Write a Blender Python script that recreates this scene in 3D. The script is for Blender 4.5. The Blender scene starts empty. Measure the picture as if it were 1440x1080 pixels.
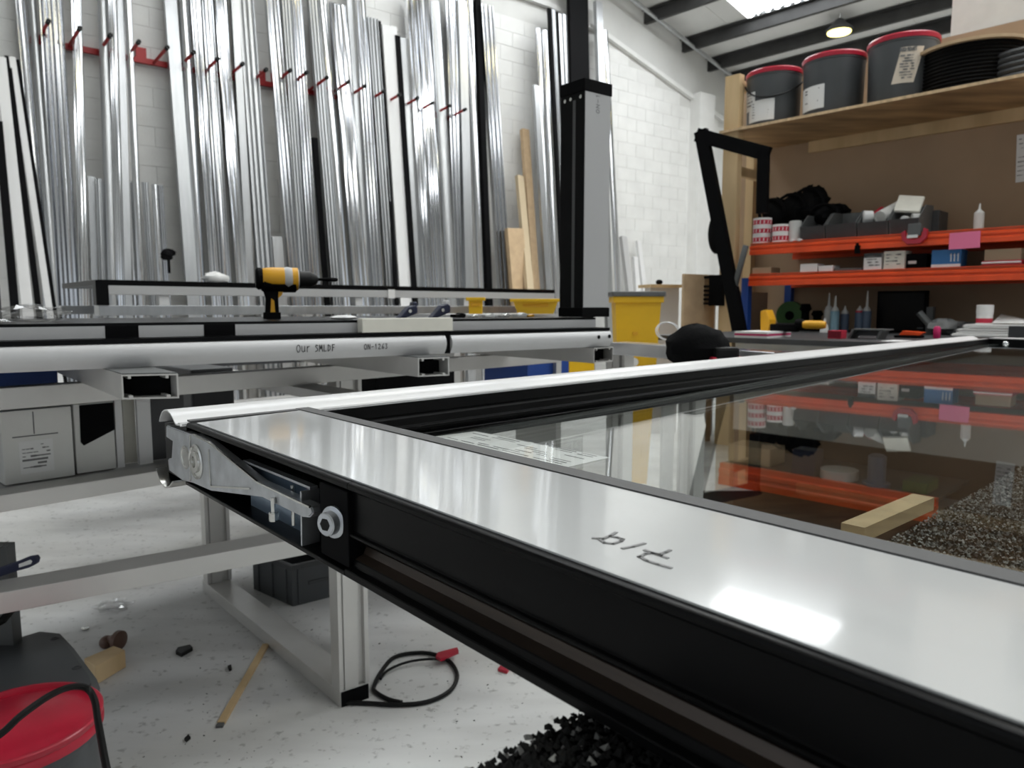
import bpy, bmesh, math, random
from math import sin, cos, pi, radians as R
from mathutils import Vector as V, Matrix
random.seed(7)
sc = bpy.context.scene
COL = sc.collection
# ------------------------------------------------------------------ camera
F, CX, CY, HOR, H = 1020.0, 720.0, 540.0, 432.0, 1.08
PITCH = math.atan((CY - HOR) / F)
cam_d = bpy.data.cameras.new('camera'); cam = bpy.data.objects.new('camera', cam_d); COL.objects.link(cam)
cam_d.sensor_width = 36; cam_d.lens = F / 1440 * 36; cam_d.clip_start = .02; cam_d.clip_end = 80
cam.location = (0, 0, H); cam.rotation_euler = (pi / 2 - PITCH, 0, 0)
cam_d.dof.use_dof = True; cam_d.dof.focus_distance = .68; cam_d.dof.aperture_fstop = 13
sc.camera = cam
# ------------------------------------------------------------------ light
w = bpy.data.worlds.new('world'); sc.world = w; w.use_nodes = True
w.node_tree.nodes['Background'].inputs[0].default_value = (.86, .93, 1, 1)
w.node_tree.nodes['Background'].inputs[1].default_value = 1.6
SKY_POWER = 15.0      # daylight coming through the translucent roof sheets
LAMP_POWER = 60.0     # high-bay lamps
sc.view_settings.view_transform = 'Standard'; sc.view_settings.look = 'None'
sc.view_settings.gamma = 1; sc.view_settings.use_curve_mapping = False
sc.view_settings.exposure = -1.15
try:
    sc.cycles.max_bounces = 10; sc.cycles.diffuse_bounces = 5; sc.cycles.glossy_bounces = 5
    sc.cycles.transparent_max_bounces = 24; sc.cycles.sample_clamp_indirect = 6
    sc.cycles.caustics_reflective = False; sc.cycles.caustics_refractive = False
except Exception: pass

# ------------------------------------------------------------------ geometry of the place, measured from the photograph
EYE = V((0, 0, H))
def ray(x, y):
    X = (x - CX) / F; Y = -(y - CY) / F
    return V((X, cos(PITCH) + Y * sin(PITCH), -sin(PITCH) + Y * cos(PITCH)))
def G(x, y, z):                      # where a sight line meets the level z
    r = ray(x, y); return EYE + r * ((z - H) / r.z)
def D(x, y, d):                      # a point d metres ahead
    r = ray(x, y); return EYE + r * (d / r.y)
def L(x, y, p, yaw, off=0):          # where a sight line meets an upright plane through p running along yaw
    n = V((cos(R(yaw)), -sin(R(yaw)), 0)); r = ray(x, y)
    q = V((p[0], p[1], 0)) + n * off
    return EYE + r * (n.dot(q - V((0, 0, 0))) / n.dot(r))
def dirn(yaw): return V((sin(R(yaw)), cos(R(yaw)), 0))
UP = V((0, 0, 1))

# ------------------------------------------------------------------ mesh building
def tag(o, label=None, cat=None, group=None, kind=None):
    if label: o['label'] = label
    if cat: o['category'] = cat
    if group: o['group'] = group
    if kind: o['kind'] = kind
    return o
def thing(name, label, cat, loc, group=None):
    o = bpy.data.objects.new(name, None); COL.objects.link(o); o.location = loc; o.empty_display_size = .05
    return tag(o, label, cat, group)
def wloc(o):
    p = V(o.location)
    while o.parent: o = o.parent; p = p + V(o.location)
    return p
class MB:
    def __init__(s): s.v = []; s.f = []; s.m = []
    def add(s, vs, fs, mi=0):
        b = len(s.v); s.v += [V(p) for p in vs]; s.f += [tuple(i + b for i in f) for f in fs]; s.m += [mi] * len(fs); return s
    def hexa(s, b, t, mi=0):         # bottom quad, top quad
        return s.add(list(b) + list(t), [(3, 2, 1, 0), (4, 5, 6, 7), (0, 1, 5, 4), (1, 2, 6, 5), (2, 3, 7, 6), (3, 0, 4, 7)], mi)
    def box(s, o, x, y, z, mi=0):    # corner o and three edge vectors
        o, x, y, z = V(o), V(x), V(y), V(z)
        if x.cross(y).dot(z) < 0: x, y = y, x
        return s.hexa([o, o + x, o + x + y, o + y], [o + z, o + x + z, o + x + y + z, o + y + z], mi)
    def bar(s, a, b, wv, hv, mi=0):  # bar from a to b, section spanned by wv, hv (centred)
        a, b, wv, hv = V(a), V(b), V(wv), V(hv)
        return s.box(a - wv / 2 - hv / 2, b - a, wv, hv, mi)
    def prism(s, prof, o, x, y, ax, mi=0, cap=True):   # 2D outline (x,y dirs) pushed along ax
        o, x, y, ax = V(o), V(x), V(y), V(ax); n = len(prof)
        if sum(prof[i][0] * prof[(i + 1) % n][1] - prof[(i + 1) % n][0] * prof[i][1] for i in range(n)) * x.cross(y).dot(ax) < 0: prof = prof[::-1]
        a = [o + x * p[0] + y * p[1] for p in prof]
        fs = [(i, (i + 1) % n, n + (i + 1) % n, n + i) for i in range(n)]
        if cap: fs += [tuple(range(n))[::-1], tuple(range(n, 2 * n))]
        return s.add(a + [p + ax for p in a], fs, mi)
    def strip(s, prof, o, x, y, ax, th, mi=0):  # open line of points thickened to th and pushed along ax
        P = [V((p[0], p[1])) for p in prof]; out = []
        for i, p in enumerate(P):
            d = (P[min(i + 1, len(P) - 1)] - P[max(i - 1, 0)]).normalized(); out.append(p + V((-d.y, d.x)) * th)
        return s.prism([tuple(p) for p in P] + [tuple(p) for p in out[::-1]], o, x, y, ax, mi)
    def lathe(s, prof, o, ax=UP, n=20, mi=0, ref=None):   # (radius, height) pairs
        o = V(o); ax = V(ax).normalized(); r0 = V(ref) if ref else (V((1, 0, 0)) if abs(ax.x) < .9 else V((0, 1, 0)))
        e1 = (r0 - ax * r0.dot(ax)).normalized(); e2 = ax.cross(e1); vs = []; fs = []
        for r, h in prof:
            for k in range(n): t = 2 * pi * k / n; vs.append(o + ax * h + (e1 * cos(t) + e2 * sin(t)) * max(r, 1e-5))
        for j in range(len(prof) - 1):
            for k in range(n): fs.append((j * n + k, j * n + (k + 1) % n, (j + 1) * n + (k + 1) % n, (j + 1) * n + k))
        fs.append(tuple(range(n))[::-1]); m = (len(prof) - 1) * n; fs.append(tuple(range(m, m + n)))
        return s.add(vs, fs, mi)
    def tube(s, pts, r, n=8, mi=0):
        pts = [V(p) for p in pts]; vs = []; fs = []; up = UP
        for i, p in enumerate(pts):
            d = (pts[min(i + 1, len(pts) - 1)] - pts[max(i - 1, 0)]).normalized()
            e = d.cross(up); e = e.normalized() if e.length > .05 else d.cross(V((1, 0, 0))).normalized(); g = e.cross(d)
            rr = r[i] if isinstance(r, (list, tuple)) else r
            for k in range(n): t = 2 * pi * k / n; vs.append(p + (e * cos(t) + g * sin(t)) * rr)
        for j in range(len(pts) - 1):
            for k in range(n): fs.append((j * n + k, j * n + (k + 1) % n, (j + 1) * n + (k + 1) % n, (j + 1) * n + k))
        fs.append(tuple(range(n))[::-1]); m = (len(pts) - 1) * n; fs.append(tuple(range(m, m + n)))
        return s.add(vs, fs, mi)
    def blob(s, c, x, y, z, n=14, m=9, jit=.0, seed=0, mi=0):
        rd = random.Random(seed); c, x, y, z = V(c), V(x), V(y), V(z); vs = []; fs = []
        for j in range(m + 1):
            a = pi * j / m
            for k in range(n):
                t = 2 * pi * k / n; q = 1 + rd.uniform(-jit, jit)
                vs.append(c + (x * cos(t) * sin(a) + y * sin(t) * sin(a)) * q - z * cos(a) * q)
        for j in range(m):
            for k in range(n): fs.append((j * n + k, j * n + (k + 1) % n, (j + 1) * n + (k + 1) % n, (j + 1) * n + k))
        return s.add(vs, fs, mi)
    def build(s, name, mat, parent=None, smooth=False, bev=0, seg=2, sub=0, loc=None):
        if parent is not None: base = wloc(parent)
        elif loc is not None: base = V(loc)
        else:
            xs = [p.x for p in s.v]; ys = [p.y for p in s.v]
            base = V(((min(xs) + max(xs)) / 2, (min(ys) + max(ys)) / 2, min(p.z for p in s.v)))
        me = bpy.data.meshes.new(name); me.from_pydata([p - base for p in s.v], [], s.f)
        for m in (mat if isinstance(mat, (list, tuple)) else [mat]): me.materials.append(m)
        for p, mi in zip(me.polygons, s.m): p.material_index = mi
        if bev:
            bm = bmesh.new(); bm.from_mesh(me); bmesh.ops.remove_doubles(bm, verts=bm.verts, dist=1e-6)
            es = [e for e in bm.edges if len(e.link_faces) == 2 and e.calc_face_angle(0) > .5]
            bmesh.ops.bevel(bm, geom=es, offset=bev, segments=seg, affect='EDGES', clamp_overlap=True, profile=.6)
            bm.to_mesh(me); bm.free()
        o = bpy.data.objects.new(name, me); COL.objects.link(o)
        if parent is not None: o.parent = parent
        else: o.location = base
        if smooth:
            for p in me.polygons: p.use_smooth = True
            try: me.set_sharp_from_angle(angle=R(38))
            except Exception: pass
        if sub:
            md = o.modifiers.new('s', 'SUBSURF'); md.levels = sub; md.render_levels = sub
        return o

# ------------------------------------------------------------------ materials
def mat(name, col, rough=.5, metal=0, var=0, scale=20, bump=0, bscale=200, emit=0, spec=.5, stretch=None, col2=None, coat=0, rvar=0):
    m = bpy.data.materials.new(name); m.use_nodes = True; nt = m.node_tree; N = nt.nodes; K = nt.links; p = N['Principled BSDF']
    c = (*col, 1); p.inputs['Base Color'].default_value = c; p.inputs['Roughness'].default_value = rough
    p.inputs['Metallic'].default_value = metal; p.inputs['Specular IOR Level'].default_value = spec
    if coat: p.inputs['Coat Weight'].default_value = coat; p.inputs['Coat Roughness'].default_value = .05
    if emit: p.inputs['Emission Color'].default_value = c; p.inputs['Emission Strength'].default_value = emit
    if var or bump or col2 or rvar:
        tc = N.new('ShaderNodeTexCoord'); mp = N.new('ShaderNodeMapping'); K.new(tc.outputs['Object'], mp.inputs[0])
        if stretch: mp.inputs['Scale'].default_value = stretch
    if var or col2 or rvar:
        n = N.new('ShaderNodeTexNoise'); n.inputs['Scale'].default_value = scale; n.inputs['Detail'].default_value = 5; K.new(mp.outputs[0], n.inputs[0])
        rp = N.new('ShaderNodeValToRGB'); e = rp.color_ramp.elements; e[0].position = .32; e[1].position = .68
        a = tuple(max(0, x * (1 - var)) for x in col); b = col2 or tuple(min(1, x * (1 + var)) for x in col)
        e[0].color = (*a, 1); e[1].color = (*b, 1); K.new(n.outputs['Fac'], rp.inputs[0]); K.new(rp.outputs[0], p.inputs['Base Color'])
        if rvar:
            mr = N.new('ShaderNodeMapRange'); mr.inputs['To Min'].default_value = max(0, rough - rvar); mr.inputs['To Max'].default_value = rough + rvar
            K.new(n.outputs['Fac'], mr.inputs[0]); K.new(mr.outputs[0], p.inputs['Roughness'])
    if bump:
        n2 = N.new('ShaderNodeTexNoise'); n2.inputs['Scale'].default_value = bscale; n2.inputs['Detail'].default_value = 4; K.new(mp.outputs[0], n2.inputs[0])
        bp = N.new('ShaderNodeBump'); bp.inputs['Strength'].default_value = bump; bp.inputs['Distance'].default_value = .01
        K.new(n2.outputs['Fac'], bp.inputs['Height']); K.new(bp.outputs[0], p.inputs['Normal'])
    return m
M = {}
M['white_wall'] = mat('painted_block', (.73, .73, .715), .75, var=.05, scale=3, bump=.15, bscale=60)
M['mortar'] = mat('mortar', (.69, .69, .675), .9)
M['cladding'] = mat('cladding', (.62, .62, .60), .6, var=.05, scale=2)
M['roof'] = mat('roof_liner', (.66, .66, .64), .55, var=.04, scale=1.5)
M['purlin'] = mat('purlin_steel', (.030, .030, .030), .6, var=.3, scale=4)
M['alu'] = mat('mill_aluminium', (.62, .63, .65), .17, 1, var=.06, scale=2, stretch=(8, 8, .4))
M['alu2'] = mat('bright_aluminium', (.80, .81, .83), .10, 1, var=.05, scale=2, stretch=(8, 8, .4))
M['alu3'] = mat('dull_aluminium', (.44, .45, .46), .33, 1, var=.08, scale=3, stretch=(8, 8, .4))
M['bench_alu'] = mat('bench_aluminium', (.62, .61, .59), .42, .55, var=.07, scale=5, rvar=.06)
M['black'] = mat('black_anodised', (.0035, .0035, .0038), .30, 0, spec=.09)
M['black_soft'] = mat('black_matt', (.004, .004, .0045), .65, spec=.05)
M['brown_black'] = mat('brushed_black', (.045, .032, .024), .32, .3, var=.3, scale=6, stretch=(1, 1, 30))
M['gasket'] = mat('grey_gasket', (.085, .085, .085), .7)
M['film'] = mat('white_film', (.60, .61, .61), .13, 0, var=.015, scale=14, bump=.012, bscale=9, coat=.5, stretch=(1, 1, 1))
M['white_pvc'] = mat('white_pvc', (.70, .70, .70), .3)
M['zinc'] = mat('zinc_casting', (.52, .54, .57), .34, .85, var=.12, scale=60, bump=.05, bscale=500)
M['bluezinc'] = mat('blue_zinc_plate', (.20, .27, .36), .22, .55, var=.12, scale=25)
M['steel'] = mat('bright_steel', (.62, .62, .60), .22, 1)
M['grey_pvc'] = mat('grey_lacquer', (.58, .58, .585), .40, .1)
M['grey_face'] = mat('grey_film', (.46, .46, .465), .5)
M['lacq'] = mat('light_grey_lacquer', (.47, .47, .47), .38)
M['wood'] = mat('pine', (.62, .43, .22), .6, var=.18, scale=6, stretch=(1, 1, .15), col2=(.72, .53, .30))
M['ply'] = mat('plywood', (.33, .20, .09), .65, var=.35, scale=5, stretch=(.4, 1.5, 1), col2=(.48, .31, .15))
M['ply_edge'] = mat('plywood_edge', (.62, .45, .27), .7, var=.2, scale=30)
M['mdf'] = mat('brown_board', (.40, .28, .18), .75, var=.08, scale=2)
M['card'] = mat('cardboard', (.50, .36, .22), .8, var=.08, scale=12)
M['orange'] = mat('orange_beam', (.80, .075, .008), .38, var=.1, scale=8)
M['blue'] = mat('blue_upright', (.015, .06, .28), .45)
M['red'] = mat('red_paint', (.33, .012, .014), .45)
M['lid_red'] = mat('red_plastic', (.42, .012, .035), .3, var=.08, scale=15, bump=.05, bscale=12)
M['bucket'] = mat('anthracite_plastic', (.060, .065, .069), .42, var=.08, scale=5)
M['yellow'] = mat('yellow_plastic', (.78, .46, .008), .45, var=.05, scale=6)
M['tool_yellow'] = mat('tool_yellow', (.72, .36, .012), .45)
M['paper'] = mat('white_paper', (.78, .78, .77), .7, var=.03, scale=30)
M['label'] = mat('label_paper', (.80, .80, .79), .6)
M['label_tan'] = mat('label_tan', (.66, .58, .48), .6)
M['ink'] = mat('ink', (.012, .012, .012), .6)
M['ink_grey'] = mat('faint_ink', (.16, .16, .16), .6)
M['redprint'] = mat('red_print', (.50, .02, .05), .5)
M['pink'] = mat('pink_note', (.85, .20, .36), .7)
M['bluebox'] = mat('blue_card', (.03, .16, .40), .5)
M['navy'] = mat('navy_plastic', (.010, .014, .045), .4)
M['green'] = mat('green_plastic', (.03, .10, .015), .5)
M['dgrey'] = mat('dark_grey_plastic', (.045, .047, .05), .5, var=.1, scale=10)
M['mgrey'] = mat('mid_grey_plastic', (.10, .105, .105), .5)
M['clear'] = mat('milky_plastic', (.62, .62, .60), .35)
M['cyan'] = mat('pale_blue_tube', (.25, .42, .52), .4)
M['bluetube'] = mat('slate_blue_tube', (.08, .12, .19), .4)
M['magenta'] = mat('magenta_plastic', (.55, .01, .12), .4)
M['cloth'] = mat('black_cloth', (.006, .006, .0065), .9, bump=.2, bscale=90, spec=.08)
M['rubber'] = mat('black_rubber', (.005, .005, .005), .5, spec=.2)
M['tan_card'] = mat('tan_card', (.52, .42, .28), .8)
M['brownrust'] = mat('brown_steel', (.10, .05, .035), .5)
M['foam'] = mat('cream_foam', (.76, .74, .66), .8, var=.04, scale=20)
M['box_white'] = mat('white_carton', (.74, .74, .71), .75, var=.06, scale=6)

def floor_shading():
    m = mat('painted_concrete', (.50, .50, .49), .5, var=.0, spec=.3); nt = m.node_tree; N = nt.nodes; K = nt.links; p = N['Principled BSDF']
    tc = N.new('ShaderNodeTexCoord'); mp = N.new('ShaderNodeMapping'); K.new(tc.outputs['Object'], mp.inputs[0]); mp.inputs['Rotation'].default_value[2] = R(38)
    mp.inputs['Scale'].default_value = (.8, 3, 1)
    n1 = N.new('ShaderNodeTexNoise'); n1.inputs['Scale'].default_value = 1.6; n1.inputs['Detail'].default_value = 8; K.new(mp.outputs[0], n1.inputs[0])
    n2 = N.new('ShaderNodeTexNoise'); n2.inputs['Scale'].default_value = 45; n2.inputs['Detail'].default_value = 6; K.new(tc.outputs['Object'], n2.inputs[0])
    r1 = N.new('ShaderNodeValToRGB'); e = r1.color_ramp.elements; e[0].position = .33; e[0].color = (.56, .555, .545, 1); e[1].position = .66; e[1].color = (.76, .76, .75, 1); K.new(n1.outputs[0], r1.inputs[0])
    r2 = N.new('ShaderNodeValToRGB'); e = r2.color_ramp.elements; e[0].position = .28; e[0].color = (.35, .34, .33, 1); e[1].position = .40; e[1].color = (1, 1, 1, 1); K.new(n2.outputs[0], r2.inputs[0])
    mx = N.new('ShaderNodeMix'); mx.data_type = 'RGBA'; mx.blend_type = 'MULTIPLY'; mx.inputs[0].default_value = .6; K.new(r1.outputs[0], mx.inputs[6]); K.new(r2.outputs[0], mx.inputs[7]); K.new(mx.outputs[2], p.inputs['Base Color'])
    bp = N.new('ShaderNodeBump'); bp.inputs['Strength'].default_value = .12; bp.inputs['Distance'].default_value = .02; K.new(n1.outputs[0], bp.inputs['Height']); K.new(bp.outputs[0], p.inputs['Normal'])
    return m
M['floor'] = floor_shading()
def glass_mat(name, tint, f0=.045):
    m = bpy.data.materials.new(name); m.use_nodes = True; nt = m.node_tree; N = nt.nodes; K = nt.links; N.remove(N['Principled BSDF'])
    g = N.new('ShaderNodeNewGeometry'); d = N.new('ShaderNodeVectorMath'); d.operation = 'DOT_PRODUCT'; K.new(g.outputs['Normal'], d.inputs[0]); K.new(g.outputs['Incoming'], d.inputs[1])
    def mth(op, a, b=None):
        q = N.new('ShaderNodeMath'); q.operation = op
        for i, x in enumerate((a, b)):
            if x is None: continue
            if isinstance(x, (int, float)): q.inputs[i].default_value = x
            else: K.new(x, q.inputs[i])
        return q.outputs[0]
    c = mth('SUBTRACT', 1.0, mth('ABSOLUTE', d.outputs['Value'])); f = mth('ADD', mth('MULTIPLY', mth('POWER', c, 5.0), .74), f0)
    t = N.new('ShaderNodeBsdfTransparent'); t.inputs[0].default_value = (*tint, 1); gl = N.new('ShaderNodeBsdfGlossy'); gl.inputs['Roughness'].default_value = 0.0; gl.inputs[0].default_value = (1, 1, 1, 1)
    mx = N.new('ShaderNodeMixShader'); K.new(f, mx.inputs[0]); K.new(t.outputs[0], mx.inputs[1]); K.new(gl.outputs[0], mx.inputs[2]); K.new(mx.outputs[0], N['Material Output'].inputs[0])
    return m
M['glass'] = glass_mat('window_glass', (.93, .95, .94))
M['clearfilm'] = glass_mat('clear_film', (.9, .9, .9), .12)

def emis(name, col, s):
    m = bpy.data.materials.new(name); m.use_nodes = True; nt = m.node_tree; p = nt.nodes['Principled BSDF']
    p.inputs['Base Color'].default_value = (*col, 1); p.inputs['Emission Color'].default_value = (*col, 1); p.inputs['Emission Strength'].default_value = s; return m
M['sky'] = emis('translucent_sheet', (.95, .98, 1), SKY_POWER)
M['lamp'] = emis('lamp_lens', (1, .88, .48), LAMP_POWER)

# handwriting: strokes as flat ribbons of ink
GLY = {'O': [[(.5, 1), (.15, .8), (.05, .4), (.3, 0), (.65, .05), (.9, .5), (.75, .9), (.45, 1)]], 'U': [[(.1, .8), (.12, .2), (.4, 0), (.75, .2), (.8, .8), (.8, .05)]],
 'R': [[(.2, 0), (.25, .75)], [(.25, .5), (.5, .75), (.8, .75)]], 'S': [[(.85, .9), (.4, 1), (.2, .75), (.7, .45), (.75, .15), (.1, 0)]], 'M': [[(.05, 0), (.2, 1), (.5, .35), (.8, 1), (.95, 0)]],
 'L': [[(.25, 1), (.2, 0), (.8, .05)]], 'D': [[(.2, 0), (.25, 1), (.8, .75), (.8, .3), (.2, 0)]], 'F': [[(.25, 0), (.3, 1), (.9, 1)], [(.28, .55), (.75, .55)]], 'N': [[(.1, 0), (.15, 1), (.8, 0), (.85, 1)]],
 '-': [[(.15, .45), (.85, .5)]], '1': [[(.3, .75), (.5, 1), (.5, 0)]], '2': [[(.15, .8), (.5, 1), (.8, .75), (.15, 0), (.9, .02)]], '6': [[(.75, 1), (.25, .5), (.2, .15), (.55, 0), (.8, .25), (.55, .45), (.25, .35)]],
 '3': [[(.15, .95), (.75, .95), (.45, .55), (.8, .3), (.5, 0), (.1, .1)]], '7': [[(.1, 1), (.85, 1), (.4, 0)]], 'E': [[(.85, 1), (.2, 1), (.2, 0), (.85, 0)], [(.2, .5), (.7, .5)]], 'A': [[(.05, 0), (.5, 1), (.95, 0)], [(.25, .4), (.75, .4)]],
 'G': [[(.85, .85), (.5, 1), (.1, .6), (.2, .1), (.6, 0), (.85, .2), (.85, .45), (.55, .45)]], 'T': [[(.05, 1), (.95, 1)], [(.5, 1), (.5, 0)]], 'I': [[(.5, 1), (.5, 0)]], ' ': []}
def ribbon(mb, pts, wdt, nrm, mi=0):
    pts = [V(p) for p in pts]; nrm = V(nrm)
    for a, b in zip(pts, pts[1:]):
        d = (b - a); s = d.cross(nrm).normalized() * wdt / 2; e = d.normalized() * wdt * .35
        mb.box(a - s - e, d + 2 * e, s * 2, nrm.normalized() * .0003, mi)
def write(mb, text, o, x, y, nrm, hgt, wid, pen):
    o, x, y = V(o), V(x).normalized(), V(y).normalized(); cx = 0
    for ch in text:
        for st in GLY[ch]: ribbon(mb, [o + x * (cx + px * wid * .85) + y * (py * hgt) for px, py in st], pen, nrm)
        cx += wid
def scribble(mb, o, x, y, nrm, W_, H_, rows, seed, pen):       # rows of unreadable small print
    rd = random.Random(seed); o, x, y = V(o), V(x).normalized(), V(y).normalized()
    for k in range(rows):
        yy = H_ * (.9 - .85 * k / max(1, rows)); xx = .06 * W_
        while xx < .85 * W_:
            l = rd.uniform(.06, .2) * W_
            if rd.random() < .72: ribbon(mb, [o + x * xx + y * yy, o + x * min(xx + l, W_ * .93) + y * yy], pen * rd.choice((.6, 1, 1.5)), nrm)
            xx += l + .04 * W_
# ================================================================== STRUCTURE
YW = 52.15; UD = dirn(YW); WN = V((cos(R(YW)), -sin(R(YW)), 0))    # back wall direction and its normal into the room
W0 = D(215, 60, 8.0); W0.z = 0
def Wp(x, y, off=0): return L(x, y, W0 + WN * off, YW)
def wu(u, z, off=0): return W0 + UD * u + WN * off + UP * z
PD = dirn(136.6)                                                     # purlin direction, from the gable towards the camera
RZ0, RS = 6.02, -.255
def roofz(u): return RZ0 + RS * (u - 7.44)
def rp(u, v, dz=0): return W0 + UD * u + PD * v + UP * ((roofz(u) if u > -2 else roofz(-2) + RS * (-2 - u)) + dz)
mb = MB(); mb.box(V((-17, -13, -.1)), V((34, 0, 0)), V((0, 32, 0)), V((0, 0, .1))); tag(mb.build('floor', M['floor']), kind='structure')
# back wall: mortar slab with painted blocks
wall = MB().box(wu(-9, 0, -.2), UD * 21, WN * .196, UP * 4.6).build('wall_back', M['mortar']); tag(wall, kind='structure')
bl, bh, gap = .44, .204, .004
proto = None; cand = []; field = MB()
for c in range(0, 27):
    z = c * bh + (4.007 - 19 * bh)
    for k in range(-20, 27):
        u = k * bl - .0277 + (bl / 2 if c % 2 == 0 else 0)
        if z < 0 or z + bh > 5.42 - .26 * (max(u + bl, 6.6) - 6.6): continue
        p = wu(u + bl / 2, z + bh / 2); q = p - EYE; zc = q.y * cos(PITCH) - q.z * sin(PITCH)
        if zc < .5: continue
        px = CX + F * q.x / zc; py = CY - F * (q.y * sin(PITCH) + q.z * cos(PITCH)) / zc
        vis = -30 < px < 1015 and -40 < py < 470
        cand.append((0 if vis else 1, zc, u, z))
cand.sort()
for i, (v_, zc, u, z) in enumerate(cand):
    a = wu(u + gap / 2, z + gap / 2, -.0140)
    if i < 290 and v_ == 0:
        if proto is None:
            m_ = MB().box(V((0, 0, 0)), UD * (bl - gap), WN * .016, UP * (bh - gap)); proto = m_.build('block', M['white_wall'], bev=.0015, seg=1, loc=(0, 0, 0)); o = proto
        else: o = proto.copy(); COL.objects.link(o)
        o.parent = wall; o.location = a + WN * random.uniform(0, .0015) - V(wall.location)
    else: field.box(a, UD * (bl - gap), WN * .016, UP * (bh - gap))
tag(field.build('block_field', M['white_wall'], wall), kind='stuff')
# gable cladding above the blockwork, with ledge flashing and pilaster
cl = MB(); us = [-9, 5.46, 6.7, 8.62, 12]
zl = [5.46 + .2, 5.57, 5.40, 4.88, 3.95]
for i in range(4):
    cl.hexa([wu(us[i], zl[i] - .4, -.18), wu(us[i + 1], zl[i + 1] - .4, -.18), wu(us[i + 1], zl[i + 1] - .4, .0), wu(us[i], zl[i] - .4, .0)],
            [wu(us[i], 8.9, -.18), wu(us[i + 1], 8.9, -.18), wu(us[i + 1], 8.9, .0), wu(us[i], 8.9, .0)])
tag(cl.build('wall_gable', M['cladding']), kind='structure')
tr = MB()
for i in range(4): tr.bar(wu(us[i], zl[i] - .02, .03), wu(us[i + 1], zl[i + 1] - .02, .03), WN * .09, UP * .07)
tag(tr.build('trim_1', M['white_wall']), kind='structure')
uP = (Wp(968, 250) - W0).dot(UD)
pl = MB().box(wu(uP, 0, 0), UD * .42, WN * .22, UP * 4.86); tag(pl.build('wall_pilaster', M['white_wall']), kind='structure')
# other walls of the unit
tag(MB().box(wu(11.6, 0) , UD * .15, PD * 22, UP * 5.1).build('wall_eaves', M['white_wall']), kind='structure')
fs = MB().box(wu(-9.2, 0), UD * -.15, PD * 4, UP * 8)          # unseen opening added in this wall to let in fill light
fs.box(wu(-9.2, 0) + PD * 11, UD * -.15, PD * 11, UP * 8); fs.box(wu(-9.2, 4.6) + PD * 4, UD * -.15, PD * 7, UP * 3.4); tag(fs.build('wall_far_side', M['white_wall']), kind='structure')
fw = V((rp(-10, 20.5).x, rp(-10, 20.5).y, 0)); fs = MB().box(fw, UD * 4, PD * .15, UP * 9)   # second added opening, behind the camera, also for fill light
fs.box(fw + UD * 12, UD * 11, PD * .15, UP * 9); fs.box(fw + UD * 4 + UP * 4.6, UD * 8, PD * .15, UP * 4.4); tag(fs.build('wall_front', M['white_wall']), kind='structure')
tag(MB().box(wu(-22, -.02) - PD * 3, UD * 40, PD * 40, UP * -.1).build('ground', M['mortar']), kind='structure')
# roof of liner strips, translucent strips let the daylight in
def RPt(x, y, dz=0):
    n = UD.cross(PD); sl = UP.cross(PD)
    a, b, c = rp(7, 0, dz), rp(9, 0, dz), rp(7, 3, dz); nn = (b - a).cross(c - a); r = ray(x, y)
    return EYE + r * (nn.dot(a - EYE) / nn.dot(r))
def uv_of(p):
    q = V((p.x, p.y, 0)) - W0; det = UD.x * PD.y - UD.y * PD.x
    return ((q.x * PD.y - q.y * PD.x) / det, (UD.x * q.y - UD.y * q.x) / det)
sku, skv = uv_of(RPt(1057, 31))
ceil = thing('ceiling', None, None, rp(7, 0)); ceil['kind'] = 'structure'; del ceil['kind']; ceil['kind'] = 'structure'
SKYW = 2.0
sky_v = [skv - 6.0 + 0, skv, skv + 5.2, skv + 10.4]
sky_v = [v for v in sky_v if v > .4]
edges = []
v = -.1
while v < 21:
    nxt = v + 1.0; s_ = [q for q in sky_v if v < q < nxt - 1e-6]
    if s_: nxt = s_[0]
    edges.append((v, nxt)); v = nxt
    if s_: v = nxt + SKYW
for (a, b) in edges:
    m_ = MB()
    for (ua, ub) in ((-2, 12), (-10, -2)):
        p = [rp(ua + .0001, a + .008), rp(ub, a + .008), rp(ub, b), rp(ua + .0001, b)]
        m_.hexa(p, [q + UP * .05 for q in p])
    m_.build('roof_strip', M['roof'], ceil)
for i, a in enumerate(sky_v):
    m_ = MB(); hi = sku - .02; lo = -1.5 if i != 1 else -1.5
    p = [rp(-2, a), rp(lo, a), rp(lo, a + SKYW), rp(-2, a + SKYW)]; m_.hexa(p, [q + UP * .05 for q in p])
    p = [rp(hi, a), rp(12, a), rp(12, a + SKYW), rp(hi, a + SKYW)]; m_.hexa(p, [q + UP * .05 for q in p])
    p = [rp(-10, a), rp(-2, a), rp(-2, a + SKYW), rp(-10, a + SKYW)]; m_.hexa(p, [q + UP * .05 for q in p])
    m_.build('roof_strip', M['roof'], ceil)
    sk = MB(); n = 26
    for k in range(n):          # corrugated translucent sheet
        v0, v1 = a + SKYW * k / n, a + SKYW * (k + 1) / n; d0, d1 = (.04 if k % 2 else 0), (0 if k % 2 else .04)
        sk.add([rp(lo, v0, .05 + d0), rp(hi, v0, .05 + d0), rp(hi, v1, .05 + d1), rp(lo, v1, .05 + d1)], [(3, 2, 1, 0)])
    s = sk.build('skylight_sheet', M['sky'], ceil)
    if i == [round(q - skv, 3) for q in sky_v].index(0):
        z_ = MB(); A = RPt(1062, 22, .02); B = RPt(1132, -1, .02); k = 9
        for j in range(k):
            a0 = A.lerp(B, j / k); b0 = A.lerp(B, (j + 1) / k); e0 = UD * (-.07 if j % 2 == 0 else 0); e1 = UD * (0 if j % 2 == 0 else -.07)
            z_.bar(a0 + e0, b0 + e1, UD * .035, UP * .01)
        z_.build('closure_strip', M['purlin'], ceil)
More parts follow.
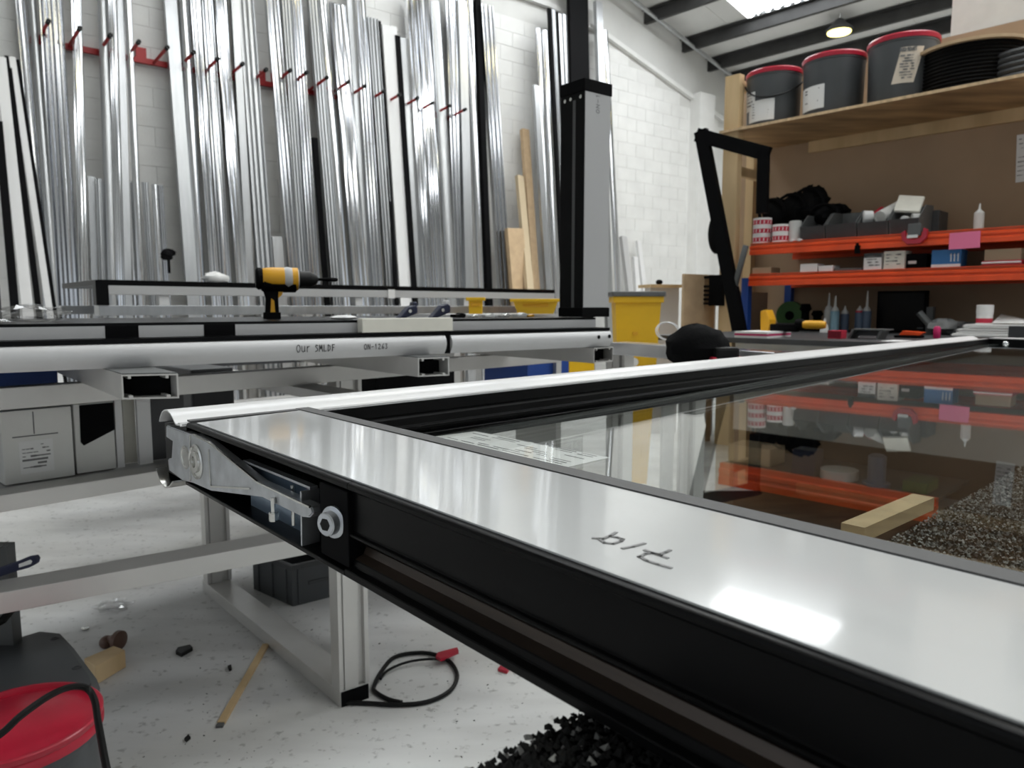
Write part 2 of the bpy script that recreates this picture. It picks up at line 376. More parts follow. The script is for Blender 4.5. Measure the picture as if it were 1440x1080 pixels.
# purlins hang under the roof
def purlin(u, dep=.19):
    m_ = MB(); a = rp(u, -.05, -.005); ax = PD * 21
    m_.prism([(0, 0), (.012, 0), (.012, -dep), (.075, -dep), (.075, -dep - .012), (0, -dep - .012)], a, UD, UP, ax)
    m_.box(a + UP * -.014, UD * -.06, ax, UP * .012)
    return m_.build('purlin', M['purlin'], ceil)
pus = [uv_of(RPt(980, -2, -.1))[0], uv_of(RPt(1020, 46, -.1))[0], uv_of(RPt(1020, 85, -.1))[0], uv_of(RPt(1100, 93, -.1))[0]]
for u in pus + [5.6, 4.3, 3.0, 1.7, .4, -.9]: purlin(u)
# rafter pipe along the gable
pc = MB(); pts = [rp(u, .25, -.18) for u in (5.0, 7.0, 8.3, 9.6, 11.5)]; pc.tube(pts, .035, 8); pc.build('conduit_pipe', M['alu3'], ceil, smooth=True)
# high-bay lamps
def lamp(p, lab):
    t = thing('high_bay_lamp', lab, 'lamp', p) if lab else ceil
    MB().lathe([(.02, .0), (.19, .02), (.20, .05), (.12, .12), (.05, .2)], p, UP, 20).build('lamp_housing', M['dgrey'], t, smooth=True)
    MB().lathe([(.17, -.008), (.175, .012)], p, UP, 20).build('lamp_lens', M['lamp_warm'] if lab else M['lamp'], t)
    MB().tube([p + UP * .2, p + UP * .55], .012, 6).build('hanger', M['steel'], t)
pl_ = RPt(1180, 46, -.30)
M['lamp_warm'] = emis('warm_lamp_lens', (1, .86, .30), 9.0)
lamp(pl_, 'lit high-bay lamp glowing under the roof above the buckets')
for i, (u, v) in enumerate(((5.6, 3.2), (5.6, 6.6), (2.2, 3.2), (2.2, 6.6), (2.2, 10.5), (-1.2, 4.5), (-1.2, 9.0), (5.6, 10.5))):
    lamp(rp(u, v, -.75), None)
# ================================================================== WALL RACKS AND PROFILES
tips = [[(68, 30), (112, 40), (155, 50), (195, 59), (235, 67)], [(272, 74), (306, 83), (341, 90), (374, 98), (408, 99)],
        [(431, 102), (460, 109), (490, 115), (513, 121), (540, 128)], [(562, 133), (587, 138), (608, 145), (632, 149), (654, 154)]]
names = ['over the shortest silver offcuts', 'above the yellow drill', 'above the handwritten grey frame member', 'nearest the grey upright profile']
for ri, row in enumerate(tips):
    u0 = -.98 + 1.25 * ri + (.04 if ri == 2 else 0); zt = 3.735
    t = thing('pin_rack', 'red steel pin rack on the block wall, ' + names[ri], 'rack', wu(u0 + .5, 3.6), 'red pin racks on the back wall')
    MB().box(wu(u0 - .12, 3.615, .02), UD * 1.22, WN * .04, UP * .055).build('base_bar', M['red'], t)
    MB().box(wu(u0 + .80, 3.66, .02), UD * .10, WN * .035, UP * .11).build('bracket_plate', M['red'], t)
    for k in range(5):
        b = Wp(*row[k], .47); a = b - WN * .42 - UP * .05 - UD * .04
        p = MB().tube([a, b], .016, 8).build('pin', M['red'], t, smooth=True)
        d = (b - a).normalized(); MB().tube([b - d * .03, b + d * .02], .021, 8).build('pin_cap', M['rubber'], p, smooth=True)
ORD = ['first', 'second', 'third', 'fourth', 'fifth', 'sixth', 'seventh', 'eighth', 'ninth', 'tenth', 'eleventh', 'twelfth', 'thirteenth', 'fourteenth', 'fifteenth', 'sixteenth', 'seventeenth', 'eighteenth', 'nineteenth', 'twentieth']
def ordw(n):
    if n <= 20: return ORD[n - 1]
    return {2: 'twenty', 3: 'thirty', 4: 'forty', 5: 'fifty'}[n // 10] + '-' + ORD[n % 10 - 1] if n % 10 else {3: 'thirtieth', 4: 'fortieth', 5: 'fiftieth'}[n // 10]
def section(kind, w_, d_, rd):
    if kind == 't': return [(w_ / 2 * cos(2 * pi * k / 14), d_ / 2 * sin(2 * pi * k / 14)) for k in range(14)]
    if kind in 'wbg': return [(-w_ / 2, -d_ / 2), (w_ / 2, -d_ / 2), (w_ / 2, d_ / 2), (-w_ / 2, d_ / 2)]
    pts = [(-w_ / 2, -d_ / 2), (w_ / 2, -d_ / 2)]; n = 5 if kind == 'r' else 3; h = d_ / 2      # channel with ribs on its outer face
    xs = w_ / 2
    pts.append((w_ / 2, h))
    for k in range(n):
        a = w_ / 2 - w_ * (k + .12 + rd.uniform(-.05, .05)) / n; b = w_ / 2 - w_ * (k + .62 + rd.uniform(-.08, .08)) / n
        dp = rd.uniform(.15, .7) * d_
        pts += [(a, h * .98), (a - .12 * w_ / n, h - dp), (b, h - dp * .8), (b - .1 * w_ / n, h)]
    pts.append((-w_ / 2, h))
    return pts
count = 0
def profile(xa0, xa1, xb0, xb1, ytop, kind, label=None, offs=(.22, .62), mat_=None, ya=30, yb=380, name='aluminium_profile', zbot=0, group='profiles leaning on the back wall', cat='profile', topz=5.15):
    global count
    rd = random.Random(count * 13 + 5)
    a = Wp((xa0 + xa1) / 2, ya, offs[0]); b = Wp((xb0 + xb1) / 2, yb, offs[1]); ax = (a - b).normalized()
    wa = (Wp(xa1, ya, offs[0]) - Wp(xa0, ya, offs[0])).length; wb = (Wp(xb1, yb, offs[1]) - Wp(xb0, yb, offs[1])).length; w_ = max(.03, (wa + wb) / 2)
    lo = b + ax * ((zbot - b.z) / ax.z)
    if ytop < 0: hi = a + ax * ((topz + rd.uniform(-.1, .2) - a.z) / ax.z)
    else:                                  # extend to the level of the top seen in the photograph
        t = 0; hi = b.copy()
        for _ in range(400):
            q = hi - EYE; zc = q.y * cos(PITCH) - q.z * sin(PITCH); py = CY - F * (q.y * sin(PITCH) + q.z * cos(PITCH)) / zc
            if py <= ytop: break
            hi = hi + ax * .02
    x = (UD - ax * UD.dot(ax)).normalized(); y = x.cross(ax); y = y if y.dot(WN) > 0 else -y
    m_ = MB().prism(section(kind, w_, min(.07, max(.03, w_ * .6)), rd), lo, x, y, hi - lo)
    mm = mat_ or (M['white_pvc'] if kind == 'w' else M['black_soft'] if kind == 'b' else M['alu3'] if kind == 'g' else rd.choice((M['alu'], M['alu'], M['alu2'], M['alu3'])))
    o = m_.build(name, mm, smooth=(kind == 't'))
    if label is None:
        count += 1
        adj = {'t': 'round-faced', 'c': 'ribbed', 'r': 'wide ribbed', 'g': 'plain dull', 'w': 'white-faced', 'b': 'black'}[kind]
        sh = 'tall ' if ytop < 20 else ('short ' if ytop > 200 else '')
        label = f'{sh}{adj} profile leaning on the block wall, {ordw(count)} along from the white bars'
    tag(o, label, cat, group); return o
PR = [(25, 36, 56, 70, -1, 'c'), (40, 54, 70, 77, -1, 't'), (57, 88, 77, 110, -1, 'r'), (100, 116, 111, 123, -1, 'c'), (116, 124, 127, 138, 250, 'g'), (138, 152, 150, 163, -1, 't'), (127, 134, 138, 150, 253, 'c'), (124, 137, 149, 163, 256, 't'),
      (153, 164, 163, 173, -1, 'c'), (165, 175, 175, 184, -1, 'g'), (166, 175, 184, 192, 256, 't'), (176, 186, 192, 202, -1, 't'), (184, 193, 207, 216, 258, 'c'), (198, 207, 221, 228, 262, 't'), (206, 215, 228, 236, 262, 'c'),
      (232, 250, 260, 275, -1, 'g'), (252, 268, 275, 286, -1, 't'), (270, 281, 293, 307, -1, 'c'), (283, 301, 310, 321, -1, 'c'), (303, 318, 330, 346, -1, 'c'), (326, 336, 346, 356, -1, 'g'), (336, 357, 361, 383, -1, 'c'),
      (358, 370, 384, 400, 335, 'g'), (375, 393, 406, 421, -1, 'c'), (397, 411, 422, 434, -1, 'c'), (411, 424, 434, 447, -1, 'c'), (426, 433, 453, 460, 195, 'b'), (436, 448, 463, 477, -1, 'c'), (449, 462, 478, 489, -1, 't'),
      (465, 486, 495, 514, 8, 'c'), (488, 498, 514, 521, -1, 'g'), (500, 513, 521, 537, -1, 'c'), (517, 529, 540, 555, 28, 'c'), (530, 535, 553, 557, 30, 'b'), (537, 554, 557, 580, 38, 'w'), (554, 560, 577, 584, 52, 'b'), (559, 571, 584, 593, 57, 'g'),  # narrow black strip just before the white profile stands in for its shadow
      (572, 583, 593, 606, -1, 'c'), (585, 603, 607, 622, -1, 'r'), (605, 622, 628, 639, -1, 't'), (625, 643, 639, 652, -1, 'c'), (644, 654, 652, 664, -1, 'g'), (655, 668, 672, 682, -1, 't'), (669, 676, 683, 690, -1, 'b'), (677, 692, 699, 716, -1, 'c')]
PR.sort(key=lambda p: p[2] + p[3])
for i, p in enumerate(PR):
    profile(*p, offs=(.17 + .03 * (i % 3), .35 + .05 * (i % 2)))
# nearer bars at the open end of the row
profile(-6, 8, 24, 41, 84, 'w', 'broad white bar leaning at the open end of the profile row', (.65, 1.3), ya=85, name='white_bar', group='white bars', cat='bar')
profile(13, 22, 56, 66, 82, 'w', 'narrow white bar leaning just behind the broad white bar', (.6, 1.1), ya=85, name='white_bar', group='white bars', cat='bar')
profile(-14, -6, 8, 24, 172, 'b', 'black bar in front of the broad white bar', (.7, 1.4), ya=85, name='black_bar', group='black bars by the white bars', cat='bar')
profile(9, 13, 41, 54, 82, 'b', 'thin black bar between the two white bars', (.6, 1.15), ya=85, name='black_bar', group='black bars by the white bars', cat='bar')
profile(22, 27, 66, 71, 86, 'b', 'short black bar behind the narrow white bar', (.5, 1.05), ya=85, name='black_bar', group='black bars by the white bars', cat='bar')
# group beside the upright
profile(744, 751, 765, 772, 122, 'g', 'dull round-topped profile beside the brown boards', (.3, .7), ya=30, name='aluminium_profile')
for i, (a0, a1, b0, b1, yt, k, lb) in enumerate(((752, 760, 769, 775, -1, 't', 'tall bright profile first in the bundle beside the grey upright'), (762, 769, 778, 785, -1, 't', 'tall bright profile second in the bundle beside the grey upright'),
        (771, 775, 788, 792, 14, 'b', 'thin black profile behind the bright bundle, nearer the brown boards'), (776, 780, 792, 797, 14, 'c', 'thin silver profile between the two thin black profiles'), (781, 784, 797, 801, 18, 'b', 'thin black profile behind the bright bundle, nearer the grey upright'),
        (785, 789, 801, 805, 20, 'g', 'dull grey profile behind the grey upright'), (790, 798, 805, 813, 22, 'g', 'broad dull profile hidden partly by the tall black profile'))):
    profile(a0, a1, b0, b1, yt, k, lb, (.25, .6))
profile(800, 825, 806, 832, -1, 'b', 'tall black profile rising behind the grey upright', (.3, .6), name='black_profile', topz=6.0)
profile(837, 846, 850, 858, 4, 'g', 'grey profile leaning on the white wall behind the upright', (.2, .5))
profile(846, 853, 864, 872, 45, 't', 'bright narrow profile leaning on the white wall past the upright', (.2, .5))
# brown boards and offcuts near the far corner
profile(735, 741, 745, 757, 183, 'w', 'tall narrow brown board leaning against the white wall', (.15, .5), M['card'], ya=190, name='brown_board', group='brown boards', cat='board')
profile(726, 735, 738, 746, 248, 'w', 'shorter tan board beside the tall brown board', (.25, .62), M['tan_card'], ya=250, name='brown_board', group='brown boards', cat='board')
profile(713, 734, 716, 739, 322, 'w', 'low brown carton sheet leaning below the tan board', (.52, .56), M['card'], ya=330, name='brown_board', group='brown boards', cat='board')
for i, (a0, a1, b0, b1, yt, lb) in enumerate(((874, 881, 882, 889, 334, 'tallest white plank behind the yellow bin'), (889, 894, 893, 899, 362, 'shorter white plank in the middle behind the yellow bin'), (896, 900, 903, 909, 340, 'thin white plank farthest along behind the yellow bin'))):
    profile(a0, a1, b0, b1, yt, 'w', lb, (.15, .35), M['white_pvc'] if i else M['lacq'], ya=345, yb=410, name='white_plank', group='white planks', cat='plank')

# ================================================================== THE DOOR SASH IN FRONT
JY, SY = 46.556, -41.01
J = dirn(JY); S = dirn(SY); K = -S
ZT = H - .125
O = G(262, 594.5, ZT); O.z = 0
zb, SW = .068, .150
def sp(j, k, z=0): return O + J * j + K * k + UP * (ZT + z)
KL, JL = 1.75, 3.16
sash = thing('glazed_unit', 'large black glazed door sash with white-filmed rail lying flat on the benches', 'door sash', sp(.3, .3, -zb))
def kprism(prof, k0, k1): return MB().prism(prof, sp(0, k0), J, UP, K * (k1 - k0))
full = [(.0, -.0015), (.0015, 0), (SW, 0), (SW, -.052), (SW + .012, -.055), (SW + .012, -zb), (-.004, -zb), (-.004, -.0625), (.002, -.0610), (.003, -.0565), (.010, -.0545), (.0135, -.0500), (.0135, -.0470), (.009, -.0425), (.002, -.0405), (.0, -.0390), (.0, -.0370), (.0035, -.0360), (.0035, -.0065), (0, -.005)]
pocket = [(.0, -.0015), (.0015, 0), (SW, 0), (SW, -.052), (SW + .012, -.055), (SW + .012, -zb), (-.004, -zb), (-.004, -.0645), (.040, -.0635), (.040, -.0065), (0, -.005)]
kp = .360
rail = kprism(full, kp, KL); b = rail.build('bottom_rail', M['black'], sash, bev=.0006, seg=1)
kprism(pocket, .0, kp).build('rail_end', M['black'], sash, bev=.0006, seg=1)
# brownish rolled bead of the rail
MB().prism([(.004, -.0425), (.010, -.0450), (.0122, -.0485), (.010, -.0535), (.003, -.0560), (.0118, -.0550), (.0150, -.0500), (.0118, -.0430)], sp(0, kp + .004), J, UP, K * (KL - kp - .005)).build('rolled_bead', M['brown_black'], sash, smooth=True)
kprism([(-.001, -.0065), (.034, -.0065), (.034, -.0625), (-.001, -.0625)], kp - .042, kp + .002).build('end_block', M['black_soft'], sash, bev=.001)
# white film on the rail and the grey gasket around it
wj0, wj1 = .006, .1315
fm = MB().hexa([sp(wj0, .016, .0002), sp(wj1, .005, .0002), sp(wj1, KL, .0002), sp(wj0, KL, .0002)], [sp(wj0, .016, .0013), sp(wj1, .005, .0013), sp(wj1, KL, .0013), sp(wj0, KL, .0013)])
film = fm.build('white_film', M['film'], sash)
gk = MB(); gk.box(sp(wj1 + .001, -.010, .0), J * .017, K * KL, UP * .0022); gk.box(sp(.004, -.010, 0), J * .128, K * .0125, UP * .0018)
gk.build('gasket', M['gasket'], sash)
# ink on the film, placed on the film's plane
ink = MB()
for st in ([(834, 757), (848, 758), (858, 754), (866, 749)], [(842, 758), (850, 763.5), (862, 765), (873, 761.5), (876, 758.5), (868, 756), (858, 754.5)], [(876, 771.5), (890, 769), (906, 764.5)],
           [(899, 783.5), (908, 779), (917, 778), (927, 780), (936, 777), (942, 774)], [(907, 774), (918, 778), (930, 782), (938, 785)], [(899, 783), (910, 789), (925, 794), (943, 799)]):
    ribbon(ink, [G(x, y, ZT + .0014) for x, y in st], .0021, UP)
ink.build('ink_lettering', M['ink_grey'], film)
# long side rail with the white rolled weather bead
sidep = [(-.082, -.010), (0, -.0035), (0, -.020), (-.002, -.021), (-.002, -.024), (0, -.025), (0, -.036), (.006, -.037), (.006, -.042), (.0, -.043), (.0, -.047), (.010, -.0475), (.010, -.056), (-.01, -.056), (-.01, -zb), (-.082, -zb)]
MB().prism(sidep, sp(.0, 0), K, UP, J * JL).build('side_rail', M['black'], sash, bev=.0006, seg=1)
arch = [(-.0815, -.007), (-.076, -.0005), (-.068, .0055), (-.058, .0088), (-.047, .0096), (-.036, .0072), (-.028, .0035), (-.020, -.0015), (-.0165, -.0026), (-.002, -.0014), (-.0008, -.0034)]
MB().strip(arch, sp(-.006, 0), K, UP, J * (JL - .06), -.0016).build('weather_bead', M['white_pvc'], sash, smooth=True)
MB().box(sp(-.004, -.016, -.003), J * JL, K * .015, UP * .0016).build('bead_lip', M['lacq'], sash)
# bottom bead of the corner
arch2 = [(x, -y - zb - .002) for x, y in arch[:9]]
MB().strip(arch2, sp(-.012, 0), K, UP, J * .05, .0016).build('lower_bead', M['steel'], sash, smooth=True)
# far rail with its two screws
fr = MB().prism([(0, -.003), (.12, -.003), (.12, -zb), (0, -zb)], sp(JL, -.08), J, UP, K * 1.9); far = fr.build('top_rail', M['black'], sash, bev=.001, seg=1)
MB().box(sp(JL + .005, -.0, -.0025), J * .10, K * 1.8, UP * .003).build('film_strip', M['white_pvc'], sash)
pj = sp(JL, 0)
for (x, y) in ((1414, 484),):
    q = L(x, y, pj, SY); MB().lathe([(.0, -.004), (.009, -.003), (.012, .0)], q, J, 14).build('screw', M['steel'], far, smooth=True)
# double glazing, tilted slightly up towards the far end as it rests
tz = lambda j: -.0545 + .011 * j
gl = MB()
for dz in (0, -.004):
    pass
def gq(dz): return [sp(.13, -.01, tz(.13) + dz), sp(JL + .02, -.01, tz(JL) + dz), sp(JL + .02, KL, tz(JL) + dz), sp(.13, KL, tz(.13) + dz)]
gl.hexa(gq(-.003), gq(.0)); gl.build('glass_pane', M['glass'], sash)
sb = MB()
for (j0, j1, k0, k1) in ((.14, .186, -.01, KL), (.14, JL, -.01, .036)):
    q = [sp(j0, k0, tz(j0) - .0078), sp(j1, k0, tz(j1) - .0078), sp(j1, k1, tz(j1) - .0078), sp(j0, k1, tz(j0) - .0078)]; sb.hexa(q, [a + UP * .0045 for a in q])
M['spacer'] = mat('speckled_spacer', (.03, .032, .033), .6, col2=(.16, .16, .16), scale=700)
sb.build('spacer_bar', M['spacer'], sash)
# corner bracket on the rail end
def bp(x, y, off=-.004): return L(x, y, sp(off, 0), SY)
arm = [(233.5, 598), (267.5, 611), (271, 610.5), (292.5, 621), (362.5, 677.5), (437.5, 712.5), (440, 722), (434, 728), (424, 727), (367, 699), (295, 690), (270, 679), (256, 676), (245, 667.5), (237.5, 662), (236, 645), (241, 644), (242.5, 621), (233.5, 615)]
m_ = MB(); A = [bp(x, y) for x, y in arm]; n = len(A); B_ = [a + J * .010 for a in A]
m_.add(A + B_, [tuple(range(n)), tuple(range(n, 2 * n))[::-1]] + [(i, n + i, n + (i + 1) % n, (i + 1) % n) for i in range(n)])
bm_ = m_.build('corner_bracket', M['zinc'], sash); me = bm_.data
bmh = bmesh.new(); bmh.from_mesh(me); bmesh.ops.recalc_face_normals(bmh, faces=bmh.faces); bmesh.ops.triangulate(bmh, faces=[f for f in bmh.faces if len(f.verts) > 4])
es = [e for e in bmh.edges if len(e.link_faces) == 2 and e.calc_face_angle(0) > .6]; bmesh.ops.bevel(bmh, geom=es, offset=.0011, segments=2, affect='EDGES', clamp_overlap=True); bmh.to_mesh(me); bmh.free()
rib = MB()
for st in ([(268, 612), (268.5, 676)], [(294, 632), (297, 684)], [(297, 684), (352, 687)], [(272, 611), (294, 622), (362, 678), (436, 713)]):
    q = [bp(x, y, -.0045) for x, y in st]
    for a, b in zip(q, q[1:]): rib.bar(a, b, J * .002, (b - a).cross(J).normalized() * .0016)
rib.build('raised_rib', M['steel'], bm_)
c0 = bp(277.5, 649, -.004); piv = MB().lathe([(.0185, 0), (.0185, .002), (.0165, .003), (.0155, .0015), (.0115, .0018), (.011, .004), (.006, .0042), (.0055, .002), (.001, .002)], c0, -J, 26)
piv.build('pivot_bolt', M['steel'], bm_, smooth=True)
c1 = bp(260.5, 643, -.0045); MB().lathe([(.013, 0), (.0128, .0006), (.010, .0004), (.0092, -.0004), (.001, -.0005)], c1, -J, 22).build('dished_hole', M['steel'], bm_, smooth=True)
a, b_, c_, d_ = bp(352, 648, .013), bp(447, 686, .013), bp(448, 767, .013), bp(353, 716, .013)
MB().hexa([a + J * .002, b_ + J * .002, c_ + J * .002, d_ + J * .002], [a, b_, c_, d_]).build('clamp_plate', M['bluezinc'], sash)
cf = MB()
def lip(p, q, out_, th):
    d = q - p; cf.box(p - J * out_, d, J * out_, d.cross(J).normalized() * th)
lip(d_, c_, .012, .0024); lip(a, b_, .007, .0020); lip(b_, c_, .0155, .0024)
cf.build('clamp_flange', M['zinc'], sash)
def bolt(x0, y0, x1, y1, r, head, off=-.006):
    p, q = bp(x0, y0, off), bp(x1, y1, off); q = V((p.x, p.y, q.z))
    m_ = MB().tube([p, q], r, 10); MB
    if head: m_.lathe([(r * 2.0, 0), (r * 2.1, .001), (r * 2.1, .0065), (r * 1.9, .0075)], q, UP, 6)
    return m_.build('adjusting_bolt', M['steel'], sash, smooth=not head)
bolt(384, 700, 384.5, 732, .0020, True); bolt(412, 682, 413, 738, .0022, False, .009)
sc_ = bp(472, 733, -.001); MB().lathe([(.0118, 0), (.012, .003), (.0090, .004), (.0088, .0095), (.0078, .0105), (.0045, .0105), (.0042, .007), (.001, .007)], sc_, (-J + K * .25).normalized(), 22).build('cap_screw', M['zinc'], sash, smooth=True)
ax_ = (-J + K * .25).normalized(); MB().lathe([(.0050, .0104), (.0048, .0109), (.001, .0109)], sc_, ax_, 6).build('hex_socket', M['rubber'], sash)
# the paper sheet on the glass
zp = .9025
pq = [G(x, y, zp) for x, y in ((608, 615), (668, 607), (857, 644), (792, 659))]
pap = MB().hexa([p for p in pq], [p + UP * .0006 for p in pq]); ps = pap.build('paper_sheet', M['paper']); tag(ps, 'white printed sheet lying on the glass inside the sash corner', 'paper')
pi_ = MB(); scribble(pi_, pq[3].lerp(pq[2], .02) + UP * .0007, pq[0] - pq[3], pq[2] - pq[3], UP, (pq[0] - pq[3]).length, (pq[2] - pq[3]).length, 9, 3, .0012)
tag(pi_.build('small_print', M['ink_grey'], ps), kind='stuff')

# ================================================================== CARPETED BENCH UNDER THE SASH
zc_ = ZT - zb - .012
e0, e1 = G(660, 1085, zc_), G(1440, 655, zc_)
cj = (e1 - e0).normalized(); ck = V((cj.y, -cj.x, 0))
bt = thing('carpeted_bench', 'low worktop under the glass covered in black flecked carpet', 'bench', e0 - UP * (zc_ - 0) + cj * .6 + ck * .4)
MB().box(e0 + UP * -.022, cj * 2.6, ck * .9, UP * .018).build('worktop', M['black_soft'], bt)
MB().bar(G(1214, 752, zc_ - .008) - ck * .010, G(1312, 708, zc_ - .008) - ck * .010, ck * .022, UP * .014).build('edge_batten', M['wood'], bt)
for a_, b_ in ((.1, .1), (2.4, .1), (2.4, .8), (.1, .8)): MB().box(e0 + cj * a_ + ck * b_ - UP * zc_, cj * .045, ck * .045, UP * (zc_ - .022)).build('leg', M['bench_alu'], bt)
tuft = MB(); rd = random.Random(4)
octv = [(1, 0, 0), (0, 1, 0), (-1, 0, 0), (0, -1, 0), (0, 0, 1)]; octf = [(0, 1, 4), (1, 2, 4), (2, 3, 4), (3, 0, 4)]
vs = []; fs = []; mi = []
for reg, (a0, a1, b0, b1, stp, r0) in enumerate(((-.03, .36, -.004, .34, .0030, .0023), (.36, 1.50, -.004, .86, .0023, .0016))):
    nx = int((a1 - a0) / stp); ny = int((b1 - b0) / stp)
    for i in range(nx):
        for k_ in range(ny):
            p = e0 + cj * (a0 + (i + rd.random()) * stp) + ck * (b0 + (k_ + rd.random()) * stp) + UP * (-.006 + rd.random() * .004)
            r_ = r0 * rd.uniform(.7, 1.3); an = rd.random() * 1.57; hh = r_ * rd.uniform(.7, 1.4); ca, sa = cos(an) * r_, sin(an) * r_; b = len(vs)
            vs += [(p.x + ca, p.y + sa, p.z), (p.x - sa, p.y + ca, p.z), (p.x - ca, p.y - sa, p.z), (p.x + sa, p.y - ca, p.z), (p.x + rd.uniform(-1, 1) * r_ * .6, p.y + rd.uniform(-1, 1) * r_ * .6, p.z + hh)]
            fs += [(b, b + 1, b + 4), (b + 1, b + 2, b + 4), (b + 2, b + 3, b + 4), (b + 3, b, b + 4)]; mi += [0 if rd.random() < (.93 if reg == 0 else .45) else 1 if rd.random() < .6 else 2] * 4
M['pile0'] = mat('carpet_black', (.016, .016, .016), .9, spec=.2); M['pile1'] = mat('carpet_grey', (.20, .20, .195), .9, spec=.2); M['pile2'] = mat('carpet_light', (.45, .45, .43), .9, spec=.2)
me = bpy.data.meshes.new('carpet_pile'); base = wloc(bt); me.from_pydata([(x - base.x, y - base.y, z - base.z) for x, y, z in vs], [], fs)
for k_ in ('pile0', 'pile1', 'pile2'): me.materials.append(M[k_])
me.polygons.foreach_set('material_index', mi); cpo = bpy.data.objects.new('carpet_pile', me); COL.objects.link(cpo); cpo.parent = bt; cpo['kind'] = 'stuff'

# ================================================================== BENCH FRAME UNDER THE SASH CORNER
def slot_prof(w_, d_):               # extrusion with two grooves on each broad face
    g = .006; pts = [(0, 0)]
    for c in (w_ * .12, w_ * .62): pts += [(c, 0), (c, g * 2.2), (c + w_ * .24, g * 2.2), (c + w_ * .24, 0)] if c > w_ * .5 else [(c, 0), (c, g), (c + w_ * .06, g), (c + w_ * .06, 0)]
    return pts + [(w_, 0), (w_, d_), (0, d_)]
LJ = dirn(53.0); LS = dirn(-41.5)
fl = G(478.5, 995, 0)
bA = thing('bench_frame', 'aluminium bench frame carrying the grey door frame, cartons on its lower shelf', 'bench', fl + LS * .5)
zA = ZT - zb - .006
def leg(p, parent, z0, z1, flip=1): return MB().prism(slot_prof(.088, .045), p + UP * z0, LJ, LS, UP * (z1 - z0)).build('leg', M['bench_alu'], parent)
leg(fl, bA, .045, zA - .05); pr_ = fl + LS * 1.02; leg(pr_, bA, .045, zA - .05)
fr_ = MB().box(fl + LS * .0, LJ * .085, LS * 1.08, UP * .044); fr_.build('floor_rail', M['bench_alu'], bA, bev=.002)
MB().box(fl - LS * .003 + LJ * .003, LJ * .080, LS * .003, UP * .042).build('end_cap', M['black_soft'], bA)
MB().box(fl + UP * (zA - .05), LJ * .088, LS * 1.08, UP * .026).build('head_rail', M['bench_alu'], bA)
ra, rb = G(0, 834, .49), L(463, 735, fl, 53.0)
bd = (V((rb.x, rb.y, 0)) - V((ra.x, ra.y, 0))).normalized(); bn = V((-bd.y, bd.x, 0))
L0 = V((ra.x, ra.y, .49)) - bd * .9
MB().box(L0 - UP * .046, bd * ((V((rb.x, rb.y, .49)) - L0).length + .06), bn * .088, UP * .046).build('side_rail', M['bench_alu'], bA, bev=.002)
MB().box(L0 - UP * .49, bd * .045, bn * .088, UP * .444).build('leg', M['bench_alu'], bA)
# ================================================================== MIDDLE BENCH
ZR = .91
m0, m1 = G(0, 546, ZR), G(385, 520, ZR); md = (m1 - m0).normalized(); mn = V((-md.y, md.x, 0))      # mn points away
bM = bA
mlen = 2.15
st_ = m0 - md * .5
MB().box(st_ - UP * .047, md * (mlen + .2), mn * .045, UP * .047).build('top_rail', M['bench_alu'], bM, bev=.002)
MB().box(st_ + mn * 1.1 - UP * .047, md * (mlen + .2), mn * .045, UP * .047).build('top_rail', M['bench_alu'], bM, bev=.002)
zl_ = .655
lowp = L(0, 697, m0, math.degrees(math.atan2(md.x, md.y)))
zl_ = lowp.z
MB().box(V((st_.x, st_.y, zl_ - .037)), md * (mlen + .2), mn * .075, UP * .037).build('lower_rail', M['bench_alu'], bM, bev=.002)
MB().box(V((st_.x, st_.y, zl_ - .037)) + mn * 1.1, md * (mlen + .2), mn * .075, UP * .037).build('lower_rail', M['bench_alu'], bM, bev=.002)
MB().box(V((st_.x, st_.y, zl_ - .016)) + mn * .077, md * (mlen + .2), mn * 1.02, UP * .014).build('shelf_board', M['lacq'], bM)
for t_ in (-.3, .0):
    pass
def mleg(px, off):
    q = L(px, 540, m0 + mn * off, math.degrees(math.atan2(md.x, md.y))); q.z = 0
    MB().prism(slot_prof(.088, .045), q, md, mn, UP * (ZR - .047)).build('leg', M['bench_alu'], bM)
mleg(473, .0); mleg(473, 1.1); mleg(865, .0)
q = st_ + md * .1; q.z = 0
MB().prism(slot_prof(.088, .045), q, md, mn, UP * (ZR - .047)).build('leg', M['bench_alu'], bM)
# long end rail that runs towards the sash
ea, eb = G(856, 481, .95), G(1075, 495, .95); ed = (eb - ea).normalized(); en = V((-ed.y, ed.x, 0))
er = thing('end_rail_trestle', 'bright aluminium trestle rail running behind the sash to the black bag', 'trestle', (ea + eb) / 2 - UP * .95)
MB().box(ea - UP * .045, ed * .75, en * .09, UP * .045).build('rail', M['alu'], er, bev=.002)
for t_ in (.0, .36): MB().prism(slot_prof(.08, .045), ea + ed * t_ + en * .01 - UP * .95, ed, en, UP * .905).build('leg', M['bench_alu'], er)
